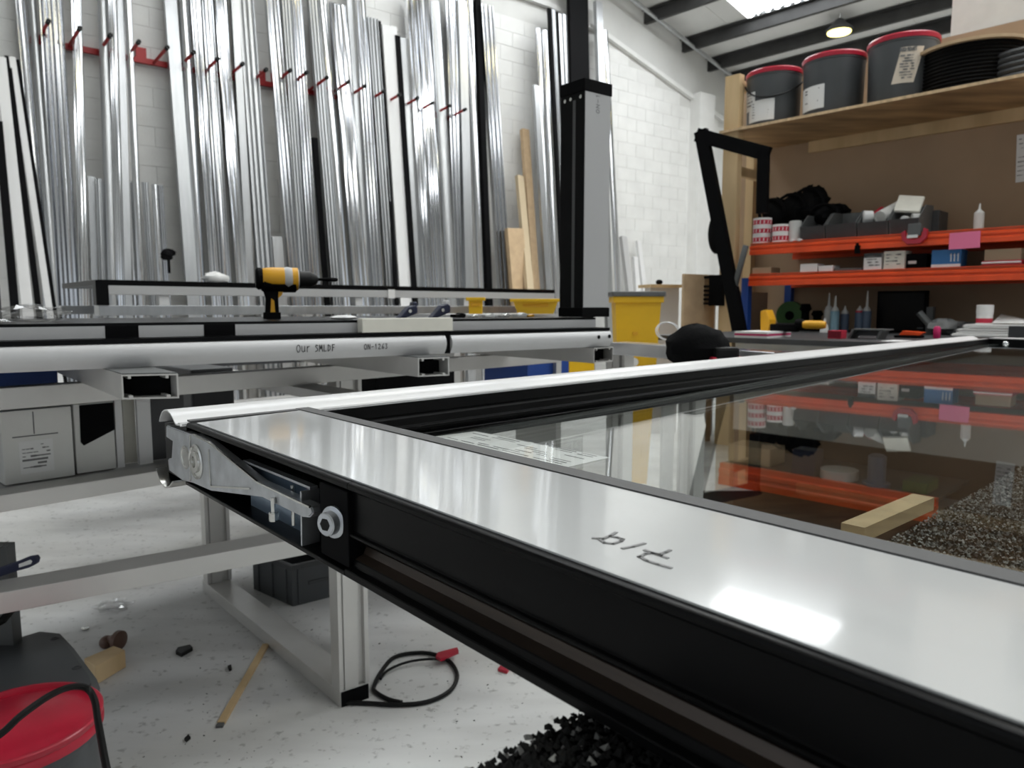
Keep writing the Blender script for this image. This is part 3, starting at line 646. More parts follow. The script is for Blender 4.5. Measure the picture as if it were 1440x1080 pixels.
# box bars lying across the bench
bars = [((172, 562), (252, 560), 'open-ended aluminium box bar under the grey frame, farthest from the upright'), ((588, 530), (632, 528), 'open-ended aluminium box bar below the white foam block'), ((835, 511), (862, 508), 'open-ended aluminium box bar under the foot of the grey upright')]
for (a_, b_, lb) in bars:
    p, q = G(*a_, ZR + .0015), G(*b_, ZR + .0015); x = (q - p); x.z = 0; wd = min(x.length, .112); x = x.normalized(); y = dirn(-40)
    if x.dot(md) < .7: x = md
    t = thing('box_bar', lb, 'bar', p + x * .05 + y * .4, 'box bars across the bench'); hh = .046; th = .003; ln = 1.55
    sh = MB()
    for (ox, oz, sx, sz) in ((0, 0, wd, th), (0, hh - th, wd, th), (0, th, th, hh - 2 * th), (wd - th, th, th, hh - 2 * th)): sh.box(p + x * ox + UP * oz, x * sx, y * ln, UP * sz)
    for ox in (.12, .78): sh.box(p + x * wd * ox + UP * th, x * .007, y * ln, UP * .004); sh.box(p + x * wd * ox + UP * (hh - th - .005), x * .005, y * ln, UP * .005)
    sh.build('tube_shell', M['bench_alu'], t)
    MB().box(p + x * th + UP * th + y * .04, x * (wd - 2 * th), y * .003, UP * (hh - 2 * th)).build('dark_plug', M['black_soft'], t)
    MB().box(p + UP * hh + x * .002, x * (wd - .004), y * .5, UP * .0022).build('felt_pad', M['mgrey'], t)
# grey round-faced frame member on the box bars, in two lengths
o0, o1 = G(0, 525, .96), G(858, 487, .96); gd = (o1 - o0).normalized(); gn = V((-gd.y, gd.x, 0)); gyaw = math.degrees(math.atan2(gd.x, gd.y))
def gp(x, y, off=0): return L(x, y, o0 + gn * off, gyaw)
round_p = [(.004, 0), (.0, .006), (-.006, .016), (-.0085, .026), (-.006, .037), (-.001, .045), (.006, .0485), (.075, .0485), (.075, 0)]
def frame_piece(s0, s1, lab):
    t = thing('grey_frame_member', lab, 'frame member', o0 + gd * (s0 + s1) / 2, 'grey round-faced frame members')
    MB().prism(round_p, o0 + gd * s0, gn, UP, gd * (s1 - s0)).build('round_face', M['grey_pvc'], t, smooth=True)
    MB().box(o0 + gd * s0 + gn * .002 + UP * .0487, gd * (s1 - s0), gn * .075, UP * .009).build('black_track', M['black'], t)
    return t
sm = (gp(626, 480) - o0).dot(gd); sr = (gp(858, 475) - o0).dot(gd); se = (gp(634, 480) - o0).dot(gd)
f1 = frame_piece(-.55, sm, 'grey round-faced frame member with handwriting along its front'); f2 = frame_piece(se, sr, 'shorter plain grey round-faced frame member running to the grey upright')
MB().box(o0 + gd * sm + gn * .004, gd * (se - sm), gn * .07, UP * .055).build('joint_plug', M['black_soft'], f1)
tx = MB(); a = gp(417, 495.5, -.0085); write(tx, 'OUR', a, gd, UP, -gn, .0165, .0115, .0016); a = gp(443, 494.5, -.0085); write(tx, 'SMLDF', a, gd, UP, -gn, .0150, .0100, .0017)
tx.build('handwriting', M['ink'], f1); tx = MB(); a = gp(512, 491.5, -.0085); write(tx, 'ON-1263', a, gd, UP, -gn, .0125, .0092, .0015); tx.build('handwriting', M['ink'], f1)
hole = MB()
for px, py in ((842, 474), (857, 473)): hole.lathe([(.001, 0), (.006, 0), (.006, .001)], gp(px, py, -.0085), -gn, 12)
hole.build('bolt_hole', M['black'], f2)
# second sash member lying on top of it
zf = .96 + .0585
o2 = V((o0.x, o0.y, 0)); t2 = thing('panel_stack', 'slim grey-edged panel frame lying on top of the round-faced members', 'panel frame', o2 + gd * .7 + gn * .3 + UP * zf)
MB().box(o2 - gd * .55 + gn * .034 + UP * zf, gd * (sr + .52), gn * .10, UP * .024).build('edge_face', M['grey_face'], t2)
MB().box(o2 - gd * .55 + gn * .034 + UP * (zf + .024), gd * (sr + .52), gn * .78, UP * .006).build('top_skin', M['black'], t2)
MB().box(o2 - gd * .55 + gn * .76 + UP * zf, gd * (sr + .52), gn * .05, UP * .024).build('edge_face', M['grey_face'], t2)
for (xa, xb) in ((148, 195), (287, 331)):
    p, q = gp(xa, 465, .033), gp(xb, 465, .033); MB().box(V((p.x, p.y, zf - .0005)), V((q.x - p.x, q.y - p.y, 0)), gn * .004, UP * .0245).build('black_clip', M['black_soft'], t2)
# upright column
c0 = V((.205, 2.165, 0)); zb_, ztop = zf + .031, 1.70
# corner from the photograph on the front plane
c0 = gp(820, 300, .03); c0.z = 0; cw = .108; cd = .098
ct = thing('upright_profile', 'tall grey-faced black upright profile standing on the bench end', 'upright', c0 + gd * .05 + gn * .05 + UP * zb_)
sdv = dirn(-41)
ztop = gp(820, 127, .03).z
core = MB().box(c0 + UP * (zb_ + .002), gd * cw, sdv * cd, UP * (ztop - zb_)); core.build('core', M['black'], ct, bev=.002)
MB().box(c0 + UP * (zb_ + .03) + gd * .003 - gn * .0022, gd * (cw - .006), gn * .0024, UP * (ztop - zb_ - .028)).build('grey_face', M['grey_face'], ct)
MB().box(c0 - gd * .0015 - sdv * .0 + sdv * .034 + UP * (zb_ + .03), gd * .002, sdv * .011, UP * (ztop - zb_ - .05)).build('grey_strip', M['gasket'], ct)
cap = MB().box(c0 - gd * .003 - gn * .004 + UP * ztop, gd * (cw + .005), sdv * (cd + .004), UP * .036); cap.build('top_cap', M['black_soft'], ct, bev=.002)
MB().box(c0 - gd * .004 - gn * .005 + UP * (zb_ + .001), gd * (cw + .006), sdv * (cd + .005), UP * .028).build('foot_block', M['black_soft'], ct, bev=.002)
for (px, py) in ((795, 143), (803, 140), (817, 136), (795, 440), (803, 439.5), (816, 439)):
    r_ = ray(px, py); nn = V((cos(R(-41)), -sin(R(-41)), 0)); q = EYE + r_ * (nn.dot(c0 - EYE * 0) / nn.dot(r_) if True else 0)
    MB().lathe([(.0015, 0), (.0052, 0), (.0055, .002)], q, -gd, 10).build('end_screw', M['steel'], ct)
t_ = MB(); a = gp(843, 160, .0275); write(t_, 'ON-17', a, UP, -gd, -gn, .014, .0145, .0016); t_.build('handwriting', M['ink_grey'], ct)

# items on that bench ------------------------------------------------
zq = zf + .0305
def cordless_drill(p, x, s, lab, group, flat=False):
    x = V(x).normalized(); y = UP.cross(x) if not flat else UP; z = UP if not flat else x.cross(y)
    t = thing('cordless_drill', lab, 'drill', p, group)
    def at(a, b, c=0): return p + (x * a + z * b + y * c) * s
    MB().lathe([(.022, 0), (.028, .008), (.030, .03), (.030, .095)], at(-.055, .175), x, 18).build('motor_housing', M['tool_yellow'], t, smooth=True) if s else None
    MB().lathe([(.024, 0), (.029, .006), (.027, .018)], at(-.072, .175), x, 16).build('end_cover', M['black_soft'], t, smooth=True)
    MB().lathe([(.029, 0), (.032, .012), (.028, .035), (.023, .042)], at(.040, .175), x, 18).build('gear_case', M['lacq'], t, smooth=True)
    MB().lathe([(.022, 0), (.027, .006), (.027, .085), (.02, .09)], at(-.05, .160), x, 14).build('lower_cover', M['black_soft'], t, smooth=True)
    MB().lathe([(.024, 0), (.024, .018), (.021, .022), (.021, .045), (.012, .062), (.006, .066)], at(.082, .175), x, 16).build('chuck', M['rubber'], t, smooth=True)
    MB().lathe([(.004, 0), (.004, .05), (.0055, .052), (.0055, .075), (.003, .08)], at(.145, .175), x, 8).build('drill_bit', M['black_soft'], t, smooth=True)
    h = MB().prism([(-.040, 0), (.020, 0), (.018, .09), (.022, .150), (-.050, .150), (-.034, .09)], at(0, 0, -.019), x * s, z * s, y * .038 * s); h.build('grip', M['black_soft'], t, bev=.004 * s)
    MB().prism([(-.018, .012), (.004, .010), (.000, .08), (-.012, .09)], at(0, 0, -.021), x * s, z * s, y * .042 * s).build('grip_inlay', M['tool_yellow'], t)
    MB().prism([(.012, .085), (.034, .105), (.045, .14), (.010, .145)], at(0, 0, -.016), x * s, z * s, y * .032 * s).build('trigger', M['tool_yellow'], t)
    MB().box(at(-.046, .0, -.026), x * .072 * s, y * .052 * s, z * .03 * s).build('battery', M['black_soft'], t, bev=.004 * s)
    return t
pd = gp(386, 450, .30); pd.z = zq
drl = cordless_drill(pd, gd * .97 - gn * .25, .60, 'yellow and black cordless drill standing on the grey panel frame', None)
# foam block
ca = gp(602, 466, .0); cb = gp(510, 464, .0); ccr = gp(638, 465, .03)
zf0 = .96 + .0585
A_ = V((cb.x, cb.y, 0)); B_ = V((ca.x, ca.y, 0)); ce = gp(637, 465, .0); B_ = V((ce.x, ce.y, 0)); C_ = B_ + gn * .03; Dd = A_ + gn * .03
fb = MB().hexa([q + UP * (zf0 + .0003) for q in (A_, B_, C_, Dd)], [q + UP * (zf0 + .0345) for q in (A_, B_, C_, Dd)]); tag(fb.build('foam_block', M['foam'], bev=.002), 'cream foam block resting on the grey frame member', 'foam block')
pw = [gp(x, 452, .06) for x in (466, 500)]; wd_ = MB().blob((pw[0] + pw[1]) / 2 * 1 - UP * ((pw[0] + pw[1]) / 2).z + UP * (zq + .006), gd * .036, gn * .02, UP * .006, 12, 6); tag(wd_.build('foam_pad', M['white_pvc'], smooth=True), 'small flat white pad beside the foam block', 'pad')
def clamp(px0, px1, yt, yb, off, lab, tipw):
    a, b = gp(px0, yb, off), gp(px1, yb, off); z1 = gp(px0, yt, off).z; a.z = b.z = zq + .001; l = (b - a).length; hgt = max(.03, z1 - zq)
    t = thing('spring_clamp', lab, 'clamp', a.lerp(b, .5), 'navy spring clamps')
    MB().prism([(0, 0), (l * .3, 0), (l, hgt * .35), (l, hgt * .8), (l * .85, hgt * .95), (l * .55, hgt * .8)], a, gd, UP, gn * .03).build('jaw', M['navy'], t, bev=.004)
    MB().prism([(l * .75, hgt * .8), (l * 1.02, hgt * .8), (l * 1.0, hgt * 1.15), (l * .8, hgt * 1.15)], a + gn * .004, gd, UP, gn * .022).build('tip', M[tipw], t, bev=.003)
    MB().lathe([(.005, 0), (.005, .036)], a + gd * l * .55 + UP * hgt * .5 - gn * .003, gn, 8).build('pivot', M['steel'], t)
clamp(562, 588, 428, 449, .16, 'navy spring clamp lying behind the foam block, nearer the drill', 'navy'); clamp(608, 634, 426, 449, .2, 'navy clamp with white tip behind the foam block', 'white_pvc')
bits = [(648, 457, .02, 'black_soft', 'small black bracket on the bench beyond the foam block'), (668, 457, .014, 'steel', 'small steel fitting nearest the black bracket on the bench'), (690, 456, .018, 'paper', 'white paper scrap on the dark panel before the upright'), (712, 456, .016, 'steel', 'steel fitting on the dark panel midway to the upright'), (735, 456, .02, 'paper', 'larger white scrap on the dark panel near the upright'), (748, 455, .012, 'tool_yellow', 'tiny orange clip on the dark panel near the upright')]
for (px, py, r_, mm, lb) in bits:
    p = gp(px, py, .2); p.z = zq + .0005
    o = MB().prism([(-r_, 0), (r_ * .8, 0), (r_, r_ * .5), (r_ * .2, r_ * .7), (-r_ * .3, r_ * .4), (-r_, r_ * .5)], p, gd, UP, gn * r_ * 1.4).build('small_fitting', M[mm], bev=.002); tag(o, lb, 'fitting', 'small fittings on the bench')
p = gp(42, 452, .35); p.z = zq + .0; o = MB().blob(p + UP * .016, gd * .07, gn * .05, UP * .018, 14, 7, .35, 3).build('crumpled_film', M['clearfilm']); tag(o, 'crumpled clear plastic lying on the panel frame before the white bars', 'plastic film')
p = gp(2, 430, .5); o = MB().box(V((p.x, p.y, zq)) - gd * .2, gd * .2, gn * .1, UP * (gp(2, 397, .5).z - zq)).build('dark_case', M['dgrey'], bev=.006); tag(o, 'dark grey case standing at the open end of the panel frame', 'case')
# stored under the middle bench
def mp_(x, y, off): return L(x, y, m0 + mn * off, math.degrees(math.atan2(md.x, md.y)))
def carton(x0, x1, yt, off, dep, mm, name, lab, cat='box', group=None, zfix=None):
    a, b = mp_(x0, 640, off), mp_(x1, 640, off); z0 = zl_ + .001; zt_ = zfix or min(mp_((x0 + x1) / 2, yt, off).z, ZR - .055)
    t = thing(name, lab, cat, V((a.x, a.y, z0)), group); a.z = b.z = z0
    MB().box(a, b - a, mn * dep, UP * (zt_ - z0)).build('carton', mm, t, bev=.002); return t, a, b, zt_
t, a, b, zt_ = carton(4, 104, 575, .09, .3, M['box_white'], 'white_carton', 'white carton with a printed label on the lower shelf of the middle bench'); x = (b - a).normalized()
lbm = MB().box(a + x * (b - a).length * .22 + UP * .02 - mn * .001, x * (b - a).length * .48, mn * .0012, UP * .075).build('label', M['label'], t)
sm_ = MB(); scribble(sm_, a + x * (b - a).length * .24 + UP * .022 - mn * .0011, x, UP, -mn, (b - a).length * .44, .07, 7, 5, .003); tag(sm_.build('small_print', M['ink_grey'], lbm), kind='stuff')
MB().box(a + x * (b - a).length * .44 + UP * .11 - mn * .0008, x * .002, mn * .001, UP * (zt_ - a.z - .115)).build('carton_seam', M['mgrey'], t)
MB().box(a + x * .02 + UP * (.105) - mn * .0008, x * ((b - a).length - .05), mn * .001, UP * .0025).build('carton_seam', M['mgrey'], t)
t, a, b, zt_ = carton(107, 163, 566, .10, .2, M['box_white'], 'dented_carton', 'dented white carton with black lining beside the labelled carton'); x = (b - a)
MB().prism([(.13, .45), (.15, .98), (1.0, .98), (1.0, .58), (.2, .40)], a - mn * .003, x, UP * (zt_ - a.z), mn * .003).build('black_lining', M['black_soft'], t)
for (x0, x1, off, mm, nm, lb) in ((165, 175, .10, 'white_pvc', 'white_board', 'narrow white board standing beside the dented carton'), (176, 193, .14, 'card', 'stained_board', 'stained pale board standing between the white boards'), (196, 215, .10, 'white_pvc', 'white_board', 'wider white board standing before the dark panel'), (213, 262, .13, 'dgrey', 'dark_sheet', 'dark grey panel standing on the lower shelf near the bracket')):
    a, b = mp_(x0, 640, off), mp_(x1, 640, off); a.z = b.z = zl_ + .001
    o = MB().box(a, b - a, mn * .012, UP * (ZR - .06 - zl_)).build(nm, M[mm] if mm != 'card' else M['foam']); tag(o, lb, 'board', 'boards on the lower shelf')
a, b = mp_(-40, 530, .3), mp_(82, 530, .3); a.z = b.z = zl_ + .001
o = MB().box(a, b - a, mn * .3, UP * (.30)).build('blue_crate', M['blue'], bev=.006); tag(o, 'blue crate deep on the lower shelf behind the cartons', 'crate')
for (x0, x1, lb, mm) in ((270, 330, 'dark carton under the middle bench beside its slotted leg', 'dgrey'), (530, 640, 'black tool bag under the bench beyond its slotted leg', 'cloth'), (742, 800, 'blue storage crate under the bench by the upright', 'blue'), (800, 836, 'yellow storage crate under the bench by the upright', 'yellow')):
    a, b = mp_(x0, 560, .5), mp_(x1, 560, .5); a.z = b.z = zl_ + .001; yt_ = {'dgrey': .2, 'cloth': .18, 'blue': .175, 'yellow': .185}[mm]
    o = MB().box(a, b - a, mn * .3, UP * yt_).build('storage_crate' if mm != 'cloth' else 'tool_bag', M[mm], bev=.008); tag(o, lb, 'crate' if mm != 'cloth' else 'bag')
a, b = mp_(638, 500, .12), mp_(686, 500, .12); z_ = .938
o = MB().bar(V((a.x, a.y, z_)), V((b.x, b.y, z_)), mn * .03, UP * .008).build('red_bar', M['lid_red']); tag(o, 'thin red bar lying on the bench rail below the foam block', 'bar')

# ================================================================== BENCH BEHIND, WITH MORE FRAMES
n0, n1 = G(137, 393, 1.2), G(780, 407.5, 1.2); nd = (n1 - n0).normalized(); nn_ = V((-nd.y, nd.x, 0)); nl = (n1 - n0).length; nyaw = math.degrees(math.atan2(nd.x, nd.y))
def npt(x, y, off=0): return L(x, y, n0 + nn_ * off, nyaw)
zW = npt(137, 393).z; zw1 = npt(140, 401).z; zw2 = npt(140, 414).z
bN = thing('bench_frame', 'aluminium bench with stacked frames behind the middle bench, before the profiles', 'bench', V((n0.x, n0.y, 0)) + nd * nl / 2)
zN = npt(200, 428).z
MB().box(V((n0.x, n0.y, zN - .05)), nd * nl, nn_ * .09, UP * .045).build('top_rail', M['alu3'], bN, bev=.002)
MB().box(V((n0.x, n0.y, zN - .05)) + nn_ * .8, nd * nl, nn_ * .09, UP * .045).build('top_rail', M['alu3'], bN, bev=.002)
for q_, w_ in ((.95, 0), (nl - .25, 0), (.95, .8), (nl - .25, .8)): MB().prism(slot_prof(.088, .045), V((n0.x, n0.y, 0)) + nd * q_ + nn_ * w_, nd, nn_, UP * (zN - .05)).build('leg', M['bench_alu'], bN)
MB().box(V((n0.x, n0.y, zN - .30)) + nd * .2, nd * (nl - .5), nn_ * .02, UP * .22).build('back_panel', M['dgrey'], bN)
tN = thing('white_panel_frame', 'white panel frame with black top edge stacked on the far bench', 'panel frame', V((n0.x, n0.y, zN)) + nd * nl / 2)
MB().box(V((n0.x, n0.y, zw2)), nd * nl, nn_ * .07, UP * (zw1 - zw2)).build('white_edge', M['lacq'], tN, bev=.002); MB().box(V((n0.x, n0.y, zw1)), nd * nl, nn_ * .75, UP * (zW - zw1)).build('black_edge', M['black'], tN)
MB().box(V((n0.x, n0.y, zN - .004)) - nd * .01 - nn_ * .006, nd * .05, nn_ * .06, UP * (zW - zN + .001)).build('black_end', M['black'], tN)
for q_ in (.25, nl * .45, nl * .72): MB().box(V((n0.x, n0.y, zN - .004)) + nd * q_ + nn_ * .01, nd * .045, nn_ * .05, UP * (zw2 - zN + .004)).build('spacer_block', M['white_pvc'], tN)
for (px, lb, mm) in ((302, 'white rag draped on the black edge of the far panel frame', 'paper'),):
    p = npt(px, 385, .04); p.z = zW + .018; o = MB().blob(p, nd * .06, nn_ * .03, UP * .03, 14, 8, .22, 9).build('white_rag', M[mm], smooth=True); tag(o, lb, 'rag')
p = npt(546, 411, -.004); o = MB().box(V((p.x, p.y, zw2 - .005)), nd * .045, nn_ * .002, UP * .05).build('paper_tag', M['label']); tag(o, 'small pale paper tag hanging on the far panel frame', 'tag')
p = Wp(237, 358, .9); o = MB().blob(p, UD * .07, WN * .03, UP * .045, 10, 6, .4, 2); o.tube([p, p - UP * .18], .012, 6); tag(o.build('cable_clip', M['black_soft']), 'black clip hooked on a profile over the far bench', 'clip')
# lower white rail in front of the upright and yellow crates behind
ra, rb = G(640, 443, 1.06), G(783, 442, 1.06); ra = D(635, 441, 3.3); rb = D(790, 442, 3.6); rd_ = (rb - ra); rd_.z = 0
rt = thing('trestle', 'pale trestle rail carrying the yellow crates behind the upright', 'trestle', V((ra.x, ra.y, 0)))
MB().box(V((ra.x, ra.y, ra.z - .04)), rd_, V((-rd_.y, rd_.x, 0)).normalized() * .5, UP * .035).build('rail', M['lacq'], rt)
for q_ in (.02, .95): MB().box(V((ra.x, ra.y, 0)) + rd_ * q_, rd_.normalized() * .03, V((-rd_.y, rd_.x, 0)).normalized() * .4, UP * (ra.z - .04)).build('leg', M['bench_alu'], rt)
def tub(x0, x1, yt, yb, d, mm, lab, flare=.15, nm='plastic_crate', z0=None, handle=True):
    a, b = D(x0, yt, d), D(x1, yt, d); zt_ = a.z; zb2 = D(x0, yb, d).z if z0 is None else z0; x = V((1, 0, 0)); y = V((0, 1, 0)); w_ = (b - a).length; hh = zt_ - zb2; dp = w_ * .7
    t = thing(nm, lab, 'crate' if nm == 'plastic_crate' else 'bin', V(((a.x + b.x) / 2, a.y + dp / 2, zb2)))
    i = w_ * flare / 2; o = V((a.x, a.y, zb2)); m_ = MB(); th = .012
    outb = [o + x * i + y * i, o + x * (w_ - i) + y * i, o + x * (w_ - i) + y * (dp - i), o + x * i + y * (dp - i)]; outt = [o + UP * hh + x * .012 + y * .012, o + UP * hh + x * (w_ - .012) + y * .012, o + UP * hh + x * (w_ - .012) + y * (dp - .012), o + UP * hh + x * .012 + y * (dp - .012)]
    cb_ = sum(outb, V()) / 4; ct_ = sum(outt, V()) / 4; inb = [p.lerp(cb_, .08) + UP * th for p in outb]; inn = [p.lerp(ct_, .08) for p in outt]
    vs = outb + outt + inb + inn; fs = [(3, 2, 1, 0), (8, 9, 10, 11)]
    for k in range(4):
        n = (k + 1) % 4; fs += [(k, n, 4 + n, 4 + k), (8 + n, 8 + k, 12 + k, 12 + n), (4 + k, 4 + n, 12 + n, 12 + k)]
    m_.add(vs, fs); m_.build('shell', M[mm], t)
    rm = MB(); rh = min(.035, hh * .2)
    for (p, ex, ey) in ((o, x * w_, y * .02), (o + y * (dp - .02), x * w_, y * .02), (o + y * .02, x * .02, y * (dp - .04)), (o + x * (w_ - .02) + y * .02, x * .02, y * (dp - .04))): rm.box(p + UP * (hh - rh), ex, ey, UP * rh)
    rm.build('rim', M[mm], t, bev=.003)
    if handle: MB().box(o + x * w_ * .25 + UP * hh * .45 - y * .0 + y * (i * .4), x * w_ * .5, y * .012, UP * hh * .2).build('handle_recess', M['tool_yellow'], t, bev=.004)
    return t, o, w_, hh, i
tub(717, 790, 420, 441.5, 3.4, 'yellow', 'yellow plastic crate on the trestle just behind the upright', .3)
tub(655, 682, 418, 441.5, 3.4, 'yellow', 'small yellow crate on the trestle nearer the foam block', .3)
t, o, w_, hh, i = tub(863, 934, 417, 520, 4.3, 'yellow', 'tall yellow wheeled waste bin standing near the white wall', .46, 'waste_bin', 0.0, False)
MB().box(o + V((-.01, -.01, hh)), V((w_ + .02, 0, 0)), V((0, w_ * .72, 0)), UP * .03).build('lid', M['mgrey'], t, bev=.006)
MB().lathe([(.001, 0), (.026, 0), (.026, .002)], o + V((w_ * .44, i * .33, hh * .66)), V((0, -1, 0)), 16).build('round_sticker', M['label'], t)
MB().box(o + V((w_ * .40, i * .19, hh * .80)), V((w_ * .1, 0, 0)), V((0, .004, 0)), UP * .02).build('embossed_mark', M['tool_yellow'], t)
# small wall shelf and brown board near the corner
p = D(915, 404, 6.0); o = thing('wall_shelf', 'small wooden bracket shelf seen past the yellow bin', 'shelf', V((p.x, p.y, 0)))
MB().box(p, V((.30, .1, 0)), V((-.06, .25, 0)), UP * .025).build('shelf_top', M['wood'], o); MB().box(V((p.x, p.y, 0)) + V((.02, .12, 0)), V((.26, .08, 0)), V((-.03, .1, 0)), UP * p.z).build('shelf_stand', M['white_pvc'], o)
q_ = MB().blob(p + V((.09, .1, .045)), V((.03, 0, 0)), V((0, .03, 0)), UP * .022, 10, 6).build('black_lump', M['black_soft'], smooth=True); tag(q_, 'small black lump lying on the wooden bracket shelf', 'lump')
a, b = D(961, 440, 5.6), D(1004, 440, 5.8); z1 = D(961, 385, 5.6).z; o = MB().box(V((a.x, a.y, 0)), V((b.x - a.x, b.y - a.y, 0)), V((-.01, .03, 0)), UP * z1).build('brown_board', M['card']); tag(o, 'brown board standing at the end of the orange rack', 'board')
# coiled cable
cc = D(938, 466, 2.6); m_ = MB()
for k in range(2):
    m_.tube([cc + V((.012 * k + .04 * cos(t), .03 * k + .02 * sin(t), .032 * sin(t))) for t in [i * pi / 10 for i in range(21)]], .0022, 7)
o = m_.build('cable_coil', M['white_pvc'], smooth=True); tag(o, 'white cable coil resting on the trestle rail behind the black bag', 'cable')

# ================================================================== ORANGE RACK
SC = 1.1
RYAW = 135.56; r = dirn(RYAW); rn = V((-r.y, r.x, 0)); RP0 = V((1.645, 4.96, 0)) * SC
def K_(x, y, off=0): return L(x, y, RP0 + rn * off, RYAW)
def rs(x, off=0): return (V((K_(x, 380, off).x, K_(x, 380, off).y, 0)) - RP0).dot(r)
def at_(s, off, z): return RP0 + r * s + rn * off + UP * z
RD = .78
s0 = rs(1053); s1 = rs(1440) + .9
zu, zub = K_(1061, 342).z, K_(1061, 358.3).z; zl2, zlb = K_(1056, 385).z, K_(1056, 402).z
rack = thing('pallet_rack', 'orange and blue boltless rack with brown back panel and plywood top shelf', 'rack', at_((s0 + s1) / 2, RD / 2, 0))
beam = [(0, 0), (.05, 0), (.05, 1), (.012, 1), (.012, .78), (0, .72), (0, .56), (.006, .50), (.006, .40), (0, .34)]
def rbeam(z0, z1, off, mm='orange'): return MB().prism([(p[0], p[1] * (z1 - z0)) for p in beam], at_(s0, off, z0), rn, UP, r * (s1 - s0)).build('beam', M[mm], rack)
rbeam(zub, zu, 0); rbeam(zlb, zl2, 0)
rbeam(zub, zu, RD - .06); rbeam(zlb, zl2, RD - .06)
ZWT = .905; rbeam(.42, .42 + zu - zub, 0); 
for z_ in (zu, zl2): MB().box(at_(s0, .012, z_ - .022), r * (s1 - s0), rn * (RD - .02), UP * .018).build('shelf_board', M['mdf'], rack)
MB().box(at_(s0, .0, .49), r * (s1 - s0), rn * (RD - .02), UP * .018).build('shelf_board', M['mdf'], rack)
MB().box(at_(s0 - .0, -1.26, ZWT - .03), r * (s1 - s0), rn * (RD + 1.23), UP * .03).build('worktop', M['dgrey'], rack)
for s_ in (s0 - .055, s1):
    for off in (0, RD - .06): MB().box(at_(s_, off, 0), r * .055, rn * .06, UP * (zlb + .06)).build('upright', M['blue'], rack)
for s_ in (s0 + .02, s1 - .1): MB().box(at_(s_, -.78, 0), r * .05, rn * .05, UP * (ZWT - .03)).build('worktop_leg', M['wood'], rack)
zpl = K_(1012, 188).z
spl = rs(1006)
MB().box(at_(spl, .0, zpl), r * (s1 - spl + .2), rn * (RD), UP * .018).build('plywood_shelf', M['ply'], rack)
MB().box(at_(spl, -.002, zpl), r * (s1 - spl + .2), rn * .003, UP * .019).build('plywood_edge', M['ply_edge'], rack)
ztp = K_(1380, 41, RD).z
MB().box(at_(rs(1028, RD) - .1, RD + .002, .0), r * (s1 + .6 - rs(1028, RD)), rn * .012, UP * ztp).build('back_panel', M['mdf'], rack)
zb0, zb1 = K_(1130, 217, RD).z, K_(1130, 206, RD).z
MB().box(at_(rs(1130, RD - .03), RD - .035, zb0), r * 3, rn * .035, UP * (zpl - zb0 - .001)).build('batten', M['wood'], rack)
pw0, pw1 = rs(1010), rs(1030)
zpt = K_(1015, 108).z
MB().box(at_(pw0, .02, 0), r * (pw1 - pw0), rn * .07, UP * zpt).build('wood_post', M['wood'], rack)
MB().box(at_(rs(1046, RD - .08), RD - .10, 0), r * .07, rn * .07, UP * (zpt - .02)).build('wood_post', M['wood'], rack)
for z_ in (zpt - .075, zpl - .30): MB().box(at_(pw0 + .02, .09, z_), r * .045, rn * (RD - .2), UP * .07).build('cross_rail', M['wood'], rack)
MB().box(at_(pw0 + .075, .09, 0), r * .006, rn * (RD - .2), UP * 1.2).build('side_panel', M['mdf'], rack)
# low orange shelf under the worktop, seen through the door glass
LO = -1.15
def Kl(x, y, off=0): return K_(x, y, LO + off)
ls = thing('low_shelf', 'low orange edged shelf under the rack worktop, seen through the glass', 'shelf', at_(s0 + .8, LO + .3, 0))
zl0, zl1 = Kl(1160, 709).z, Kl(1160, 676).z
sL0, sL1 = (Kl(1010, 680) - RP0).dot(r), (Kl(1316, 700) - RP0).dot(r)
MB().prism([(p[0], p[1] * (zl1 - zl0)) for p in beam], at_(sL0, LO, zl0), rn, UP, r * (sL1 - sL0)).build('beam', M['orange'], ls)
MB().box(at_(sL0, LO + .014, zl1 - .02), r * (sL1 - sL0), rn * .58, UP * .016).build('board', M['dgrey'], ls)
zd_ = Kl(1160, 620, .62).z; MB().box(at_(sL0 - .25, LO + .62, .0), r * (sL1 - sL0 + 1.6), rn * .012, UP * zd_).build('back_board', M['black_soft'], ls); MB().box(at_(sL0 - .25, LO + .62, zd_ + .001), r * (sL1 - sL0 + 1.6), rn * .012, UP * (.86 - zd_)).build('back_sheet', M['box_white'], ls)
for q_ in (sL0 + .02, sL1 - .06): MB().box(at_(q_, LO + .02, 0), r * .05, rn * .05, UP * (zl1 - .021)).build('foot', M['blue'], ls)
def low(x0, x1, yt, off, dep, mm, nm, lab, cat):
    a, b = Kl(x0, 660, off), Kl(x1, 660, off); a.z = b.z = zl1 - .0035; hh = max(.03, Kl((x0 + x1) / 2, yt, off).z - a.z)
    o = MB().box(a, b - a, rn * dep, UP * hh).build(nm, M[mm], bev=.004); tag(o, lab, cat)
low(1023, 1082, 628, .12, .2, 'tan_card', 'tan_parcel', 'tan parcel on the low orange shelf seen through the glass', 'parcel')
low(1113, 1145, 633, .06, .12, 'navy', 'navy_box', 'navy box on the low orange shelf seen through the glass', 'box')
c_ = Kl(1180, 670, .14); c_.z = zl1 - .0035; tag(MB().lathe([(.07, 0), (.10, 0), (.10, .05), (.07, .05)], c_, UP, 22).build('pale_tape_ring', M['clear'], smooth=True), 'pale tape ring on the low orange shelf seen through the glass', 'tape ring')
c_ = Kl(1232, 680, .10); c_.z = zl1 - .0035; tag(MB().lathe([(.07, 0), (.07, .02), (.045, .022), (.045, .16), (.03, .17)], c_, UP, 20).build('blue_can', M['bluetube'], smooth=True), 'slate blue can with pale foot on the low orange shelf', 'can')
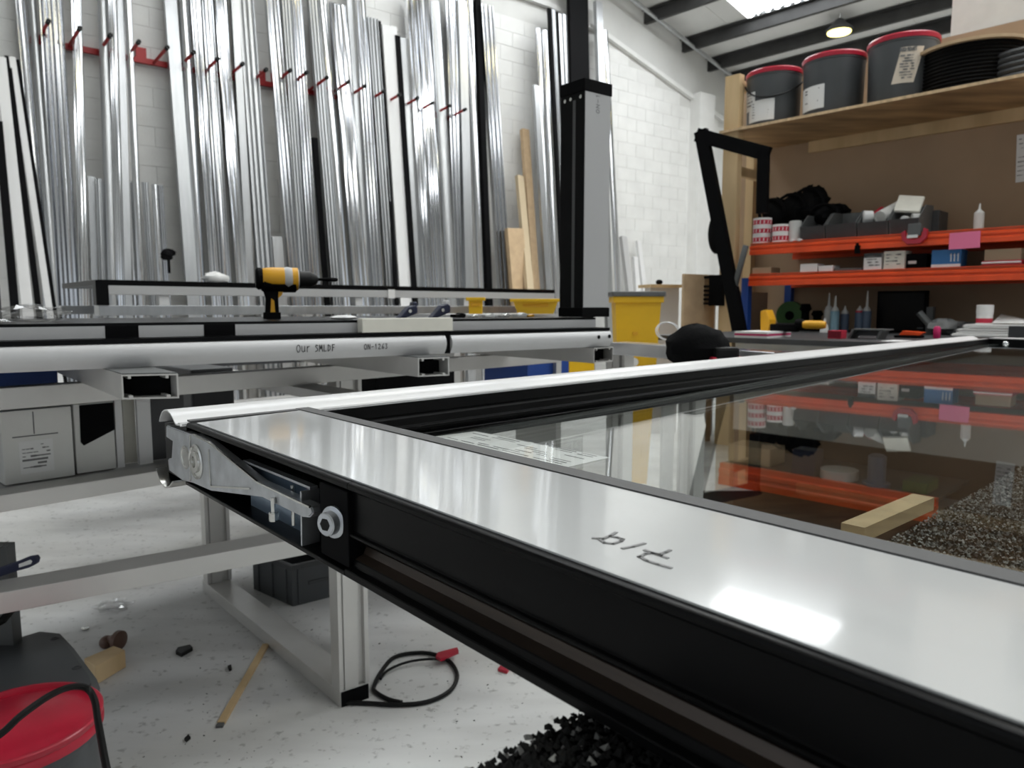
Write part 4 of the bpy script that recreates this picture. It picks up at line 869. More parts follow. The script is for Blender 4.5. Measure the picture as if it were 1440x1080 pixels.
low(1270, 1305, 678, .08, .2, 'green', 'green_pouch', 'dull green pouch at the end of the low orange shelf', 'pouch')
# buckets on the plywood
def bucket(x0, x1, ytop, lab, off=.03, labels=(), handle=None):
    c = (x0 + x1) / 2; d0 = K_(c, 120, off); rad = (K_(x1, 120, off + .12) - K_(x0, 120, off + .12)).length * .5 * .91
    ctr = K_(c, 120, off + rad); ctr.z = zpl + .0185; zt_ = K_(c, ytop, off).z; hh = zt_ - ctr.z
    t = thing('lidded_bucket', lab, 'bucket', ctr, 'anthracite buckets with red lids')
    MB().lathe([(rad * .93, 0), (rad * .945, .01), (rad * .985, hh - .05), (rad * 1.0, hh - .048), (rad * 1.0, hh - .03)], ctr, UP, 36).build('tub', M['bucket'], t, smooth=True)
    MB().lathe([(rad * .97, hh - .035), (rad * 1.02, hh - .034), (rad * 1.03, hh - .008), (rad * 1.0, hh), (rad * .93, hh), (rad * .91, hh - .012), (.01, hh - .010)], ctr, UP, 36).build('lid', M['lid_red'], t, smooth=True)
    tocam = V((-ctr.x, -ctr.y, 0)).normalized(); rgt = V((tocam.y, -tocam.x, 0)) * -1
    for (px0, px1, y0, y1, mm, rows, sd, head) in labels:
        def onb(px, py):
            s_ = max(-.99, min(.99, (px - c) / ((x1 - x0) / 2 * .96))); a = math.asin(s_); z_ = (zt_ - (py - ytop) * (hh / (1.0 * (K_(c, ytop, off).z - K_(c, ytop + 10, off).z) ** -1 * 0 + 1)) * 0)
            z_ = ctr.z + hh - (py - ytop) * (K_(c, ytop, off).z - K_(c, ytop + 10, off).z) / 10
            rr = rad * (.946 + .041 * (z_ - ctr.z) / hh) + .003
            return ctr * 1 - UP * ctr.z + UP * z_ + (tocam * cos(a) + rgt * sin(a)) * rr
        lm = MB(); n = 8; sl = (px1 - px0)
        for k in range(n):
            fa, fb_ = k / n, (k + 1) / n
            q = [onb(px0 + sl * fa + y_sh, y_) for (y_, y_sh) in ((y1, -6 * (1 if head else 0)), (y0, 6 * (1 if head else 0)))] + [onb(px0 + sl * fb_ + y_sh, y_) for (y_, y_sh) in ((y0, 6 * (1 if head else 0)), (y1, -6 * (1 if head else 0)))]
            lm.add(q, [(0, 3, 2, 1)])
        lo_ = lm.build('label', M[mm], t)
        im = MB(); mid = onb((px0 + px1) / 2, (y0 + y1) / 2); a_ = onb(px0 + sl * .12, y1 - 1); b_ = onb(px1 - sl * .12, y1 - 1); nrm_ = ((a_ + b_) / 2 - ctr); nrm_.z = 0; nrm_.normalize()
        w2 = (b_ - a_).length; h2 = onb(px0 + sl / 2, y0).z - onb(px0 + sl / 2, y1).z
        scribble(im, (a_ + b_) / 2 - (b_ - a_) / 2 + nrm_ * rad * .045, b_ - a_, UP, nrm_, w2 * .95, h2 * (.82 if head else .92), rows, sd, .0065)
        if head: write(im, 'DOORMOUNT', (a_ + b_) / 2 - (b_ - a_) / 2 + nrm_ * rad * .05 + UP * h2 * .86, b_ - a_, UP, nrm_, h2 * .10, w2 / 9, .005)
        im.build('small_print', M['ink_grey'], lo_); lo_.children[-1]['kind'] = 'stuff'
    if handle:
        pts = []
        for k in range(13):
            f_ = k / 12; a = -1.4 + 2.75 * f_; z_ = hh * (.78 - .38 * sin(pi * f_) * (1 - .35 * f_)); pts.append(ctr + UP * z_ + (tocam * cos(a) + rgt * sin(a)) * (rad * 1.0 + .008))
        MB().tube(pts, .006, 6).build('handle', M['rubber'], t, smooth=True)
bucket(1050, 1127, 91, 'anthracite bucket with red lid at the post end of the plywood shelf', labels=((1056, 1090, 136, 166, 'label', 6, 11, 0), (1053, 1064, 122, 148, 'label', 4, 12, 0)), handle=True)
bucket(1127, 1217, 69, 'anthracite bucket with red lid in the middle of the three on plywood', labels=((1130, 1160, 114, 148, 'label', 6, 13, 0),))
bucket(1215, 1320, 44, 'largest-looking anthracite bucket with tan sticker next to the black cable drum', labels=((1259, 1290, 66, 116, 'label_tan', 9, 14, 1),))
# black drum with brown flange
c = K_(1366, 90, .33); c.z = zpl + .0187; rad = .31; zt_ = K_(1362, 55, .03).z; hh = zt_ - c.z
t = thing('cable_drum', 'black cable drum with brown top flange beside the buckets', 'drum', c)
prof = [(rad * .98, 0)]; n = 12
for k in range(n): prof += [(rad * .93, hh * (k + .05) / n), (rad * .97, hh * (k + .5) / n)]
prof.append((rad * .9, hh - .012)); MB().lathe(prof, c, UP, 28).build('wound_cable', M['rubber'], t, smooth=True)
MB().lathe([(rad * 1.06, hh - .012), (rad * 1.06, hh + .006), (.05, hh + .006)], c, UP, 30).build('top_flange', M['card'], t)
c = K_(1452, 90, .30); c.z = zpl + .0187; m_ = MB()
for k in range(5): m_.tube([c + V((.22 * cos(a), .22 * sin(a), .02 + .034 * k)) for a in [i * pi / 12 for i in range(25)]], .018, 7)
tag(m_.build('hose_coil', M['dgrey'], smooth=True), 'dark grey hose coil past the cable drum on plywood', 'hose coil')
a = K_(1336, 60, RD + .06); b = K_(1480, 60, RD + .06); a.z = b.z = zpl + .0187; o = MB().box(a, b - a, rn * .03, UP * 1.5).build('white_board', M['box_white']); tag(o, 'white board standing upright behind the black cable drum', 'board')
# things on the upper beam shelf
zs = zu - .0038
def lathe_item(cx, x0, x1, yt, off, z0, mm, nm, lab, cat, group=None, prof=None):
    rad = (K_(x1, 380, off) - K_(x0, 380, off)).length / 2 * .98; c = K_(cx, 380, off + rad); c.z = z0; hh = K_(cx, yt, off).z - z0
    return rad, c, hh
def tape_roll(cx, hw, k, n, yt, off, lab):
    rad = (K_(cx + hw, 380, off) - K_(cx - hw, 380, off)).length / 2; c = K_(cx, 380, off + rad); hh = (K_(cx, yt, off).z - zu) / n; c.z = zu - .0037 + hh * k + .0004 * k
    t = thing('tape_roll', lab, 'tape roll', c, 'red-printed tape rolls')
    MB().lathe([(rad * .55, 0), (rad, 0), (rad, hh * .98), (rad * .55, hh * .98)], c, UP, 24).build('roll', M['label'], t, smooth=True)
    MB().lathe([(rad * 1.004, hh * .22), (rad * 1.008, hh * .25), (rad * 1.008, hh * .70), (rad * 1.004, hh * .73)], c, UP, 24).build('red_band', M['redprint'], t)
    pr = MB(); tc_ = V((-c.x, -c.y, 0)).normalized(); rg = V((-tc_.y, tc_.x, 0))
    rd2 = random.Random(k * 7 + n)
    for q in range(6):
        a = -1.1 + q * .42; pr.bar(c + (tc_ * cos(a) + rg * sin(a)) * rad * 1.011 + UP * hh * .3, c + (tc_ * cos(a + .03) + rg * sin(a + .03)) * rad * 1.011 + UP * hh * .65, rg * rad * .09, tc_ * .001)
    tag(pr.build('white_lettering', M['label'], t), kind='stuff')
for k, lb in enumerate(('lowest', 'middle', 'topmost')): tape_roll(1070, 12, k, 3, 305, .015, f'white tape roll with red print, {lb} of the stack of three')
for k, lb in enumerate(('lower', 'upper')): tape_roll(1096.5, 11.5, k, 2, 314, .015, f'white tape roll with red print, {lb} of the stack of two')
rad, c, hh = lathe_item(1116, 1108, 1125, 310, .05, zu - .0037, '', '', '', ''); o = MB().lathe([(rad, 0), (rad, hh * .96), (rad * .8, hh)], c, UP, 20).build('grey_pot', M['clear'], smooth=True); tag(o, 'pale grey pot beside the stack of two tape rolls', 'pot')
for i, (px, lb) in enumerate(((1110, 'loose white cap in front of the pale grey pot, nearer the tape'), (1121, 'loose white cap in front of the grey pot, nearer the bins'))):
    p = K_(px, 334, .0); p = at_(rs(px), .025, zu - .0037); o = MB().lathe([(.018, 0), (.018, .012), (.012, .016)], p, UP, 14).build('bottle_cap', M['white_pvc'], smooth=True); tag(o, lb, 'cap', 'loose bottle caps')
def picking_bin(x0, x1, yt, lab):
    a, b = at_(rs(x0, .06), .06, zu - .0037), at_(rs(x1, .06), .06, zu - .0037); w_ = (b - a).length; hh = K_((x0 + x1) / 2, yt, .06).z - zu; t = thing('picking_bin', lab, 'bin', a + r * w_ / 2, 'grey picking bins')
    for sx in (0, w_ - .006): MB().prism([(0, 0), (.26, 0), (.26, hh * 1.25), (.10, hh * 1.2), (-.02, hh * .62)], a + r * sx, rn, UP, r * .006).build('side', M['mgrey'], t)
    MB().box(a + r * .006, r * (w_ - .012), rn * .26, UP * .005).build('base', M['mgrey'], t); MB().box(a + rn * .254 + r * .006, r * (w_ - .012), rn * .006, UP * hh * 1.25).build('back', M['mgrey'], t)
    MB().prism([(0, 0), (.006, 0), (-.014, hh * .62), (-.024, hh * .62)], a + r * .006, rn, UP, r * (w_ - .012)).build('front_lip', M['dgrey'], t); return a, w_, hh
BN = [(1124, 1158, 306, 'grey picking bin next to the pale grey pot'), (1160, 1202, 302, 'grey picking bin second along from the tape rolls'), (1204, 1246, 299, 'grey picking bin holding the white tube'), (1248, 1290, 294, 'grey picking bin holding the foil packet')]
bd_ = [picking_bin(*q) for q in BN]
a, w_, hh = bd_[2]
def cyl(p, q, rad, nm, mm, lab, cat, n=16, hollow=False):
    p, q = V(p), V(q); l = (q - p).length; pr = [(rad * .75, .004), (rad * .78, 0), (rad, 0), (rad, l), (rad * .6, l)] if hollow else [(rad * .9, 0), (rad, .003), (rad, l - .003), (rad * .9, l)]
    t = MB().lathe(pr, p, q - p, n).build(nm, M[mm], smooth=True); return tag(t, lab, cat)
cyl(at_(rs(1232, .05), .07, K_(1232, 306, .07).z), at_(rs(1252, .2), .30, K_(1252, 291, .25).z), .042, 'white_tube', 'clear', 'white cardboard tube sticking out of the third picking bin', 'tube', 18, True)
cyl(at_(rs(1210, .1), .10, K_(1210, 306, .1).z), at_(rs(1221, .1), .13, K_(1221, 306, .12).z), .045, 'white_roll', 'white_pvc', 'white roll lying in the third picking bin beside the tube', 'roll', 20)
cyl(at_(rs(1224, .2), .20, K_(1226, 303, .2).z), at_(rs(1234, .25), .28, K_(1234, 293, .25).z), .016, 'red_stick', 'lid_red', 'red stick behind the white cardboard tube', 'stick')
cyl(at_(rs(1266, .1), .10, K_(1266, 309, .1).z), at_(rs(1270, .12), .14, K_(1270, 309, .12).z), .024, 'white_plug', 'white_pvc', 'small white plug in the bin under the foil packet', 'plug')
cyl(at_(rs(1278, .1), .10, K_(1280, 308, .1).z), at_(rs(1290, .12), .13, K_(1290, 308, .12).z), .034, 'white_ring', 'clear', 'pale ring in the bin beside the small white plug', 'ring', 18, True)
q = [K_(1257, 299, .12), K_(1294, 300, .12), K_(1301, 279, .22), K_(1265, 277, .22)]; nrm = (q[1] - q[0]).cross(q[3] - q[0]).normalized(); o = MB().hexa(q, [p + nrm * .02 for p in q]).build('foil_packet', M['foam'], bev=.006); tag(o, 'pale foil packet propped on top of the fourth picking bin', 'packet')
a_, b_ = at_(rs(1290, .3), .3, zu - .0037), at_(rs(1316, .3), .3, zu - .0037); o = MB().box(a_, b_ - a_, rn * .2, UP * (K_(1300, 296, .3).z - zu)).build('grey_box', M['dgrey'], bev=.004); tag(o, 'dark grey box behind the fourth picking bin', 'box')
# red clamp on the beam
a_ = at_(rs(1266), -.03, zub + .02); b_ = at_(rs(1303), -.03, zub + .02); t = thing('red_clamp', 'red plastic clamp with white mark hanging over the upper orange beam', 'clamp', a_)
l = (b_ - a_).length; hb = zu - zub
MB().prism([(0, hb * .75), (l * .15, hb * .95), (l * .22, hb * .35), (l * .5, hb * .22), (l * .78, hb * .35), (l * .85, hb * 1.05), (l, hb * .9), (l * .97, hb * .3), (l * .75, -hb * .1), (l * .25, -hb * .1), (l * .05, hb * .25)], a_, r, UP, rn * .028).build('frame', M['lid_red'], t, bev=.003)
MB().box(a_ + r * l * .25 + UP * hb * .35 - rn * .002, r * l * .4, rn * .003, UP * hb * .22).build('white_mark', M['label'], t); MB().box(a_ + r * l * .25 + UP * hb * .5 + rn * .004, r * l * .5, rn * .022, UP * hb * .9).build('grey_body', M['mgrey'], t, bev=.004)
o = MB().box(at_(rs(1201), -.012, zub - .03), r * .035, rn * .011, UP * .055); o.box(at_(rs(1203), -.02, zub + .02), r * .02, rn * .008, UP * .02); tag(o.build('black_hook', M['black_soft'], bev=.003), 'black hook gripping the lower edge of the upper beam', 'hook')
q = [K_(1334, 351, -.004), K_(1378, 348, -.004), K_(1379, 324.5, -.003), K_(1335.5, 328, -.003)]; o = MB().hexa(q, [p - rn * .0008 for p in q]).build('pink_note', M['pink']); tag(o, 'pink sticky note on the upper orange beam', 'note')
rad, c, hh = lathe_item(1372, 1365, 1380, 286, .1, zu - .0037, '', '', '', ''); o = MB().lathe([(rad, 0), (rad, hh * .66), (rad * .5, hh * .74), (rad * .25, hh * .8), (rad * .16, hh)], c, UP, 16).build('glue_bottle', M['clear'], smooth=True); tag(o, 'clear glue bottle with nozzle standing above the pink note', 'bottle')
q = [K_(1428, 257, RD - .003), K_(1456, 253, RD - .003), K_(1458, 186, RD - .003), K_(1430, 190, RD - .003)]; o = MB().hexa(q, [p - rn * .001 for p in q]).build('notice_sheet', M['label']); tag(o, 'white notice sheet fixed to the brown back panel', 'notice')
im = MB(); scribble(im, q[0] - rn * .0012, q[1] - q[0], UP, -rn, (q[1] - q[0]).length, (q[3] - q[0]).length, 9, 21, .005); tag(im.build('small_print', M['ink_grey'], o), kind='stuff')
# black gloves and straps heaped behind the rolls
for i, (px, py, off, sx, sz, lb) in enumerate(((1092, 300, .30, .10, .11, 'heaped black strap behind the stack of two tape rolls'), (1118, 295, .34, .11, .12, 'heaped black strap in the middle of the dark heap'), (1142, 290, .36, .12, .14, 'tallest black bundle in the dark heap on the rack'), (1164, 303, .34, .10, .08, 'low black bundle over the second picking bin'), (1184, 298, .40, .05, .05, 'small dark trigger tool poking out of the heap'))):
    p = K_(px, py, off); p.z = max(p.z, zu + sz * .8); o = MB().blob(p, r * sx, rn * .10, UP * sz, 16, 10, .18, i + 30)
    o.tube([p + r * sx * cos(a) * 1.0 + UP * sz * sin(a) * .9 - rn * .08 for a in [k * pi / 7 for k in range(9)]], .012, 6)
    o.box(V((p.x, p.y, zu - .0037)) - r * .03 - rn * .03, r * .06, rn * .06, UP * (p.z - zu - sz * .5 + .004) if p.z - zu - sz * .5 > 0 else UP * .01)
    tag(o.build('black_bundle', M['cloth'], smooth=True), lb, 'bundle', 'black bundles heaped on the rack')
# lower beam shelf boxes
def rbox(x0, x1, yt, off, dep, mm, nm, lab, z0=None, cat='box', group=None):
    z0 = (zl2 - .0037) if z0 is None else z0; a, b = at_(rs(x0, off), off, z0), at_(rs(x1, off), off, z0); hh = K_((x0 + x1) / 2, yt, off).z - z0
    o = MB().box(a, b - a, rn * dep, UP * hh).build(nm, M[mm], bev=.002); tag(o, lab, cat, group); return o, a, (b - a).length, hh
rbox(1058, 1084, 376, .05, .15, 'tan_card', 'tan_offcut', 'flat tan offcut at the blue upright end of the lower beam', cat='offcut')
rbox(1125, 1149, 371, .03, .12, 'label', 'white_pack', 'white flat pack on the lower beam, nearer the blue upright'); rbox(1151, 1171, 373.5, .03, .12, 'label', 'white_pack', 'lower white flat pack second along the lower beam'); rbox(1173, 1212, 377, .04, .1, 'mgrey', 'grey_strip_pack', 'grey flat strip lying beside the white printed box', cat='strip')
for (x0, x1, yt, mm, lb, sd) in ((1214, 1239, 356, 'label', 'white box with dark patterned top on the lower beam', 41), (1242, 1271, 353, 'foam', 'cream printed box beside the dark-topped white box', 42)):
    o, a, w_, hh = rbox(x0, x1, yt, .03, .14, mm, 'printed_box', lb); im = MB(); scribble(im, a + r * .01 - rn * .001 + UP * .01, r, UP, -rn, w_ * .85, hh * .8, 4, sd, .006); tag(im.build('small_print', M['ink_grey'], o), kind='stuff')
    if sd == 41: MB().box(a - rn * .001 + UP * hh * .74, r * w_, rn * .002, UP * hh * .26).build('dark_band', M['dgrey'], o)
o, a, w_, hh = rbox(1273, 1302, 357, .06, .14, 'black_soft', 'black_box', 'black box with a small white label on the lower beam'); MB().box(a + r * w_ * .12 + UP * hh * .35 - rn * .001, r * w_ * .4, rn * .0012, UP * hh * .2).build('label', M['label'], o)
o, a, w_, hh = rbox(1309, 1350, 351, .03, .14, 'bluebox', 'blue_box', 'blue printed box under the pink note'); MB().box(a - rn * .001, r * w_, rn * .0015, UP * hh * .2).build('white_band', M['label'], o); im = MB(); write(im, '111', a + r * w_ * .62 + UP * hh * .35 - rn * .001, r, UP, -rn, hh * .4, w_ * .12, .006); im.build('pale_marks', M['label'], o)
o, a, w_, hh = rbox(1380, 1436, 366, .03, .2, 'redprint', 'bound_catalogue', 'spiral bound catalogue lying under the tan box', cat='catalogue')
sp_ = MB()
for k in range(18): sp_.lathe([(.006, 0), (.006, .010)], a + r * (w_ * (k + .5) / 18) - rn * .008 + UP * hh * .6 - r * .005, r, 8)
sp_.build('spiral_binding', M['label'], o)
zc2 = a.z + hh + .0005; rbox(1383, 1434, 350, .06, .15, 'tan_card', 'tan_box', 'long tan box on top of the bound catalogue', zc2)
# worktop clutter behind the sash
ZK = ZWT + .0005
def wk(px, off): return at_(rs(px, off), off, ZK)
o = thing('tape_dispenser', 'green spool holder standing on the rack worktop by the blue upright', 'spool', wk(1113, .3)); c = wk(1113, .3); zt_ = K_(1113, 424, .3).z; rr = (zt_ - ZK) / 2
MB().lathe([(rr * .3, 0), (rr, 0), (rr, .05), (rr * .3, .05)], c + UP * (rr + .002), rn, 26).build('spool', M['green'], o, smooth=True); MB().box(c - r * rr - UP * 0 - rn * .02, r * rr * 2, rn * .1, UP * rr * .5).build('holder', M['dgrey'], o, bev=.006)
MB().lathe([(rr * .32, -.004), (rr * .32, .056)], c + UP * (rr + .002), rn, 16).build('hub', M['black_soft'], o)
for i, (px, off, hz, lb) in enumerate(((1135, .32, .20, 'dark hand tool standing beside the green spool'), (1152, .34, .15, 'dark hand tool between the spool and the sealant tubes'))):
    c = wk(px, off); o = MB().lathe([(.05, 0), (.055, .02), (.03, .05), (.028, hz * .7), (.045, hz * .8), (.03, hz)], c, UP, 14).build('hand_tool', M['black_soft'], smooth=True); tag(o, lb, 'tool', 'dark hand tools on the worktop')
for i, (px, yt, yn, mm, lb) in enumerate(((1168, 436, 412, 'clear', 'clear sealant cartridge, first beyond the dark hand tools'), (1177, 438, 416, 'cyan', 'pale blue sealant cartridge with long nozzle'), (1191, 442, 430, 'bluetube', 'slate blue cartridge with short white cap beside the pale blue one'), (1212, 440, 430, 'bluetube', 'slate blue cartridge with a red ringed cap'), (1222, 438, 409, 'bluetube', 'slate blue cartridge with long nozzle next to the black monitor'))):
    off = .22 if i != 1 else .14; c = wk(px, off); z1 = K_(px, yt, off).z; z2 = K_(px, yn, off).z; t = thing('sealant_cartridge', lb, 'cartridge', c, 'sealant cartridges'); h1 = z1 - ZK
    MB().lathe([(.03, 0), (.03, h1), (.026, h1 + .004)], c, UP, 16).build('tube', M[mm], t, smooth=True); MB().lathe([(.026, h1), (.022, h1 + .02), (.009, h1 + .035), (.004, max(h1 + .04, z2 - ZK))], c, UP, 12).build('nozzle', M['clear'], t, smooth=True)
    if i == 3: MB().lathe([(.0275, h1 + .003), (.0275, h1 + .016)], c, UP, 14).build('red_ring', M['redprint'], t)
o = MB().lathe([(.03, 0), (.026, .04), (.01, .07), (.004, .10)], wk(1163, -.02), UP, 14).build('white_nozzle', M['white_pvc'], smooth=True); tag(o, 'white cone nozzle standing before the clear cartridge', 'nozzle')
o, a, w_, hh = rbox(1168, 1187, 465, -1.0, .08, 'redprint', 'red_bit_case', 'red ribbed case standing on the worktop before the cartridges', ZK)
for k in range(4): MB().box(a + UP * hh * (.2 + .2 * k) - rn * .001, r * w_, rn * .0015, UP * .004).build('groove', M['black_soft'], o)
a_ = wk(1196, -.92); b_ = wk(1246, -.92); t = thing('grey_stand', 'grey angled stand on the worktop before the black monitor', 'stand', a_); l = (b_ - a_).length; h_ = K_(1220, 463, -.92).z - ZK
for q in (0, l * .8): MB().prism([(0, 0), (l * .07, 0), (l * .2, h_), (l * .12, h_)], a_ + r * q, r, UP, rn * .12).build('leg', M['mgrey'], t)
MB().box(a_ + r * l * .1 + UP * h_ * .9 + rn * .002, r * l * .98, rn * .12, UP * h_ * .12).build('top_bar', M['mgrey'], t); MB().box(a_ + r * l * .12 + UP * h_ * .3 + rn * .06, r * l * .7, rn * .05, UP * h_ * .5).build('back_plate', M['dgrey'], t)
o, a, w_, hh = rbox(1236, 1306, 409, .34, .05, 'black_soft', 'black_monitor', 'black flat monitor standing at the back of the worktop', ZK, 'monitor'); MB().box(a + r * .012 + UP * .02 - rn * .002, r * (w_ - .03), rn * .003, UP * (hh - .035)).build('screen', M['black'], o)
im = MB(); im.box(a + r * w_ * .84 + UP * hh * .42 - rn * .004, r * w_ * .12, rn * .002, UP * .012); im.box(a + r * w_ * .84 + UP * hh * .10 - rn * .004, r * w_ * .12, rn * .002, UP * .010); tag(im.build('pale_mark', M['mgrey'], o), kind='stuff')
MB().box(a + r * (w_ + .001) + rn * .0, r * .04, rn * .05, UP * hh * .62).build('side_bracket', M['mgrey'], o)
o, a, w_, hh = rbox(1243, 1272, 481, -1.1, .18, 'label', 'white_pad', 'white pad lying on the worktop edge behind the sash', ZK, 'pad')
o, a, w_, hh = rbox(1262, 1296, 472, -.62, .12, 'black_soft', 'black_tray', 'low black tray holding the red piece on the worktop', ZK, 'tray'); p = a + r * .02 + UP * (hh + .0005) + rn * .02; q_ = MB().prism([(0, 0), (.11, 0), (.13, .02), (.02, .026)], p, r, UP, rn * .05).build('red_piece', M['orange'], bev=.003); tag(q_, 'red plastic piece lying on the low black tray', 'piece')
p = wk(1333, .05); o = MB().blob(p + UP * .05, r * .10, rn * .07, UP * .05, 16, 9, .2, 77); o.tube([p - r * .08 + UP * .06, p - r * .15 + UP * .14], .022, 8); tag(o.build('plastic_bag', M['mgrey'], smooth=True), 'crumpled grey plastic bag beside the black monitor', 'bag')
p = wk(1362, .1); o = MB().blob(p + UP * .04, r * .10, rn * .07, UP * .04, 16, 9, .22, 78); tag(o.build('grey_rag', M['dgrey'], smooth=True), 'dark rag heaped before the white tub', 'rag')
o = MB().lathe([(.014, 0), (.018, .01), (.018, .06), (.010, .07)], wk(1323, -.6), UP, 12).build('magenta_cap', M['magenta'], smooth=True); tag(o, 'magenta cap standing on the worktop below the grey bag', 'cap')
c = wk(1389, .0); z1 = K_(1389, 429, .0).z; t = thing('white_tub', 'white tub with red print at its base on the paper stack', 'tub', c + UP * .075); hh = z1 - ZK - .075; rad = .043
MB().lathe([(rad, .075), (rad, hh * .55 + .075), (rad * 1.05, hh * .56 + .075), (rad * 1.05, hh + .075), (rad * .6, hh + .077)], c, UP, 22).build('body', M['label'], t, smooth=True); MB().lathe([(rad * 1.006, .08), (rad * 1.01, .085), (rad * 1.01, .105), (rad * 1.006, .108)], c, UP, 22).build('red_print', M['redprint'], t)
# paper stack
for k, (x0, x1, z_, dv, lb) in enumerate(((1345, 1470, 0, -.28, 'lowest paper bundle under the white tub'), (1352, 1465, .026, -.24, 'middle paper bundle under the white tub'), (1360, 1470, .052, -.20, 'topmost paper bundle under the white tub'))):
    a, b = wk(x0, dv), wk(x1, dv); x = b - a; pr = [a + UP * z_, b + UP * z_, b + rn * .34 + UP * z_, a + rn * .34 + UP * z_]; o = MB()
    for q in range(5): 
        sh = V((random.uniform(-.008, .008), random.uniform(-.008, .008), 0)); o.hexa([p + sh + UP * (.0045 * q) for p in pr], [p + sh + UP * (.0045 * q + .004) for p in pr])
    tag(o.build('paper_bundle', M['paper']), lb, 'papers', 'paper bundles')
q = [wk(1400, -.05) + UP * .080, wk(1470, -.05) + UP * .080, wk(1470, .2) + UP * .085, wk(1412, .2) + UP * .13]; o = MB().hexa(q, [p + UP * .002 for p in q]).build('curled_sheet', M['paper']); tag(o, 'curled white sheet rising from the paper stack', 'papers')
o, a, w_, hh = rbox(1424, 1470, 459, -.36, .06, 'dgrey', 'grey_end_box', 'dark grey box against the paper stack', ZK)
# lying drill at the post end of the worktop
p = wk(1116, -1.0); t = thing('cordless_drill', 'yellow and black cordless drill lying on the rack worktop', 'drill', p)
MB().lathe([(.02, 0), (.024, .01), (.024, .11), (.018, .13)], p + r * .06 + UP * .075, (r + rn * .2).normalized(), 16).build('motor_housing', M['tool_yellow'], t, smooth=True); MB().lathe([(.030, -.005), (.034, .02), (.026, .05)], p + r * .03 + UP * .075, (r + rn * .2).normalized(), 16).build('gear_case', M['black_soft'], t, smooth=True)
MB().bar(p + r * .04 + UP * .055, p - r * .12 + UP * .055, rn * .05, UP * .045).build('grip', M['black_soft'], t, bev=.008)
MB().prism([(0, 0), (.05, .01), (.055, .10), (.03, .16), (-.005, .15)], p - r * .19 + UP * .0005, r, UP, rn * .09).build('battery', M['tool_yellow'], t, bev=.008)
a, b = wk(1036, -1.22), wk(1082, -1.22); 
for k, (mm, lb) in enumerate((('paper', 'white magazine on the worktop corner by the black bag'), ('magenta', 'magenta-edged magazine in the middle of the pile by the bag'), ('paper', 'topmost magazine of the pile by the black bag'))):
    q = [a + UP * .012 * k, b + UP * .012 * k, b + rn * .3 + UP * .012 * k, a + rn * .3 + UP * .012 * k]; o = MB().hexa(q, [p + UP * .011 for p in q]).build('magazine', M[mm]); tag(o, lb, 'magazine', 'magazine pile')
# leaning black frame, straps and holders at the rack end
def Kf(x, y): return K_(x, y, -.16)
t = thing('hanging_bracket', 'black angled metal frame hung at the end of the orange rack', 'frame', V((*Kf(1030, 300).xy, 0)))
wv = (Kf(1000, 190) - Kf(978, 183)); 
def fbar(p, q, w_, nm): 
    d = (q - p).normalized(); s_ = d.cross(rn).normalized() * w_; MB().bar(p, q, s_, rn * .05).build(nm, M['black_soft'], t, bev=.003)
fbar(Kf(981, 190), Kf(1081, 217), .10, 'top_bar'); fbar(Kf(1074, 212), Kf(1072, 300), .075, 'side_bar'); fbar(Kf(986, 184), Kf(1041, 470), .10, 'long_bar')
cyl(Kf(1049, 345), Kf(1033, 404), .022, 'grey_lever', 'mgrey', 'grey lever bar hanging beside the blue upright', 'lever')
p = K_(1008, 328, -.10); o = MB().blob(p, r * .07, rn * .05, UP * .155, 16, 12).build('black_cushion', M['cloth'], smooth=True); tag(o, 'dark rounded strap bundle hung on the wooden post', 'bundle')
p = K_(997, 387, -.03); q = K_(1015, 430, -.03); t = thing('blade_holder', 'black finned holder screwed to the wooden post', 'holder', V((p.x, p.y, q.z))); l = (V((q.x, q.y, 0)) - V((p.x, p.y, 0))).length; hz = p.z - q.z
MB().box(V((p.x, p.y, q.z)), r * l, rn * .04, UP * hz).build('back_plate', M['black_soft'], t, bev=.003)
for k in range(5): MB().box(V((p.x, p.y, q.z + hz * (.04 + .14 * k))) - r * (l * (1.0 - .12 * k)), r * l * (1.02 - .12 * k), rn * .05, UP * hz * .07).build('fin', M['black_soft'], t)
MB().box(V((p.x, p.y, q.z + hz * .9)) - r * l * .5, r * l * .55, rn * .05, UP * hz * .08).build('fin', M['black_soft'], t)
a, b = K_(990, 460, .3), K_(1003, 460, .3); o = MB().box(V((a.x, a.y, 0)), V((b.x - a.x, b.y - a.y, 0)), rn * .03, UP * K_(990, 390, .3).z).build('white_strip', M['white_pvc']); tag(o, 'white strip standing behind the finned holder', 'strip')
# black bag just behind the sash
c = D(985, 505, 1.92); sup = V((c.x, c.y, 0)); zbg = D(988, 518, 1.92).z
t = thing('black_bag', 'black cloth bag with red corners sitting behind the sash', 'bag', V((c.x, c.y, zbg)))
MB().blob(V((c.x, c.y, zbg + .056)) - V((.01, 0, 0)), V((.082, .02, 0)), V((-.02, .06, 0)), V((0, 0, .060)), 20, 12, .07, 12).build('cloth_body', M['cloth'], t, smooth=True)
MB().box(V((c.x + .02, c.y - .075, zbg + .004)), V((.066, .015, 0)), V((-.01, .04, 0)), UP * .055).build('pocket', M['rubber'], t, bev=.008)
for dx in (.010, .080): MB().box(V((c.x + dx, c.y - .078, zbg + .01)), V((.014, .004, 0)), V((0, .04, 0)), UP * .025).build('red_corner', M['lid_red'], t, bev=.004)
tb = thing('side_table', 'small pale side table hidden behind the sash under the black bag', 'table', V((c.x, c.y, 0)))
MB().box(V((c.x - .12, c.y - .09, zbg - .022)), V((.26, .05, 0)), V((-.04, .18, 0)), UP * .02).build('table_top', M['lacq'], tb, bev=.003)
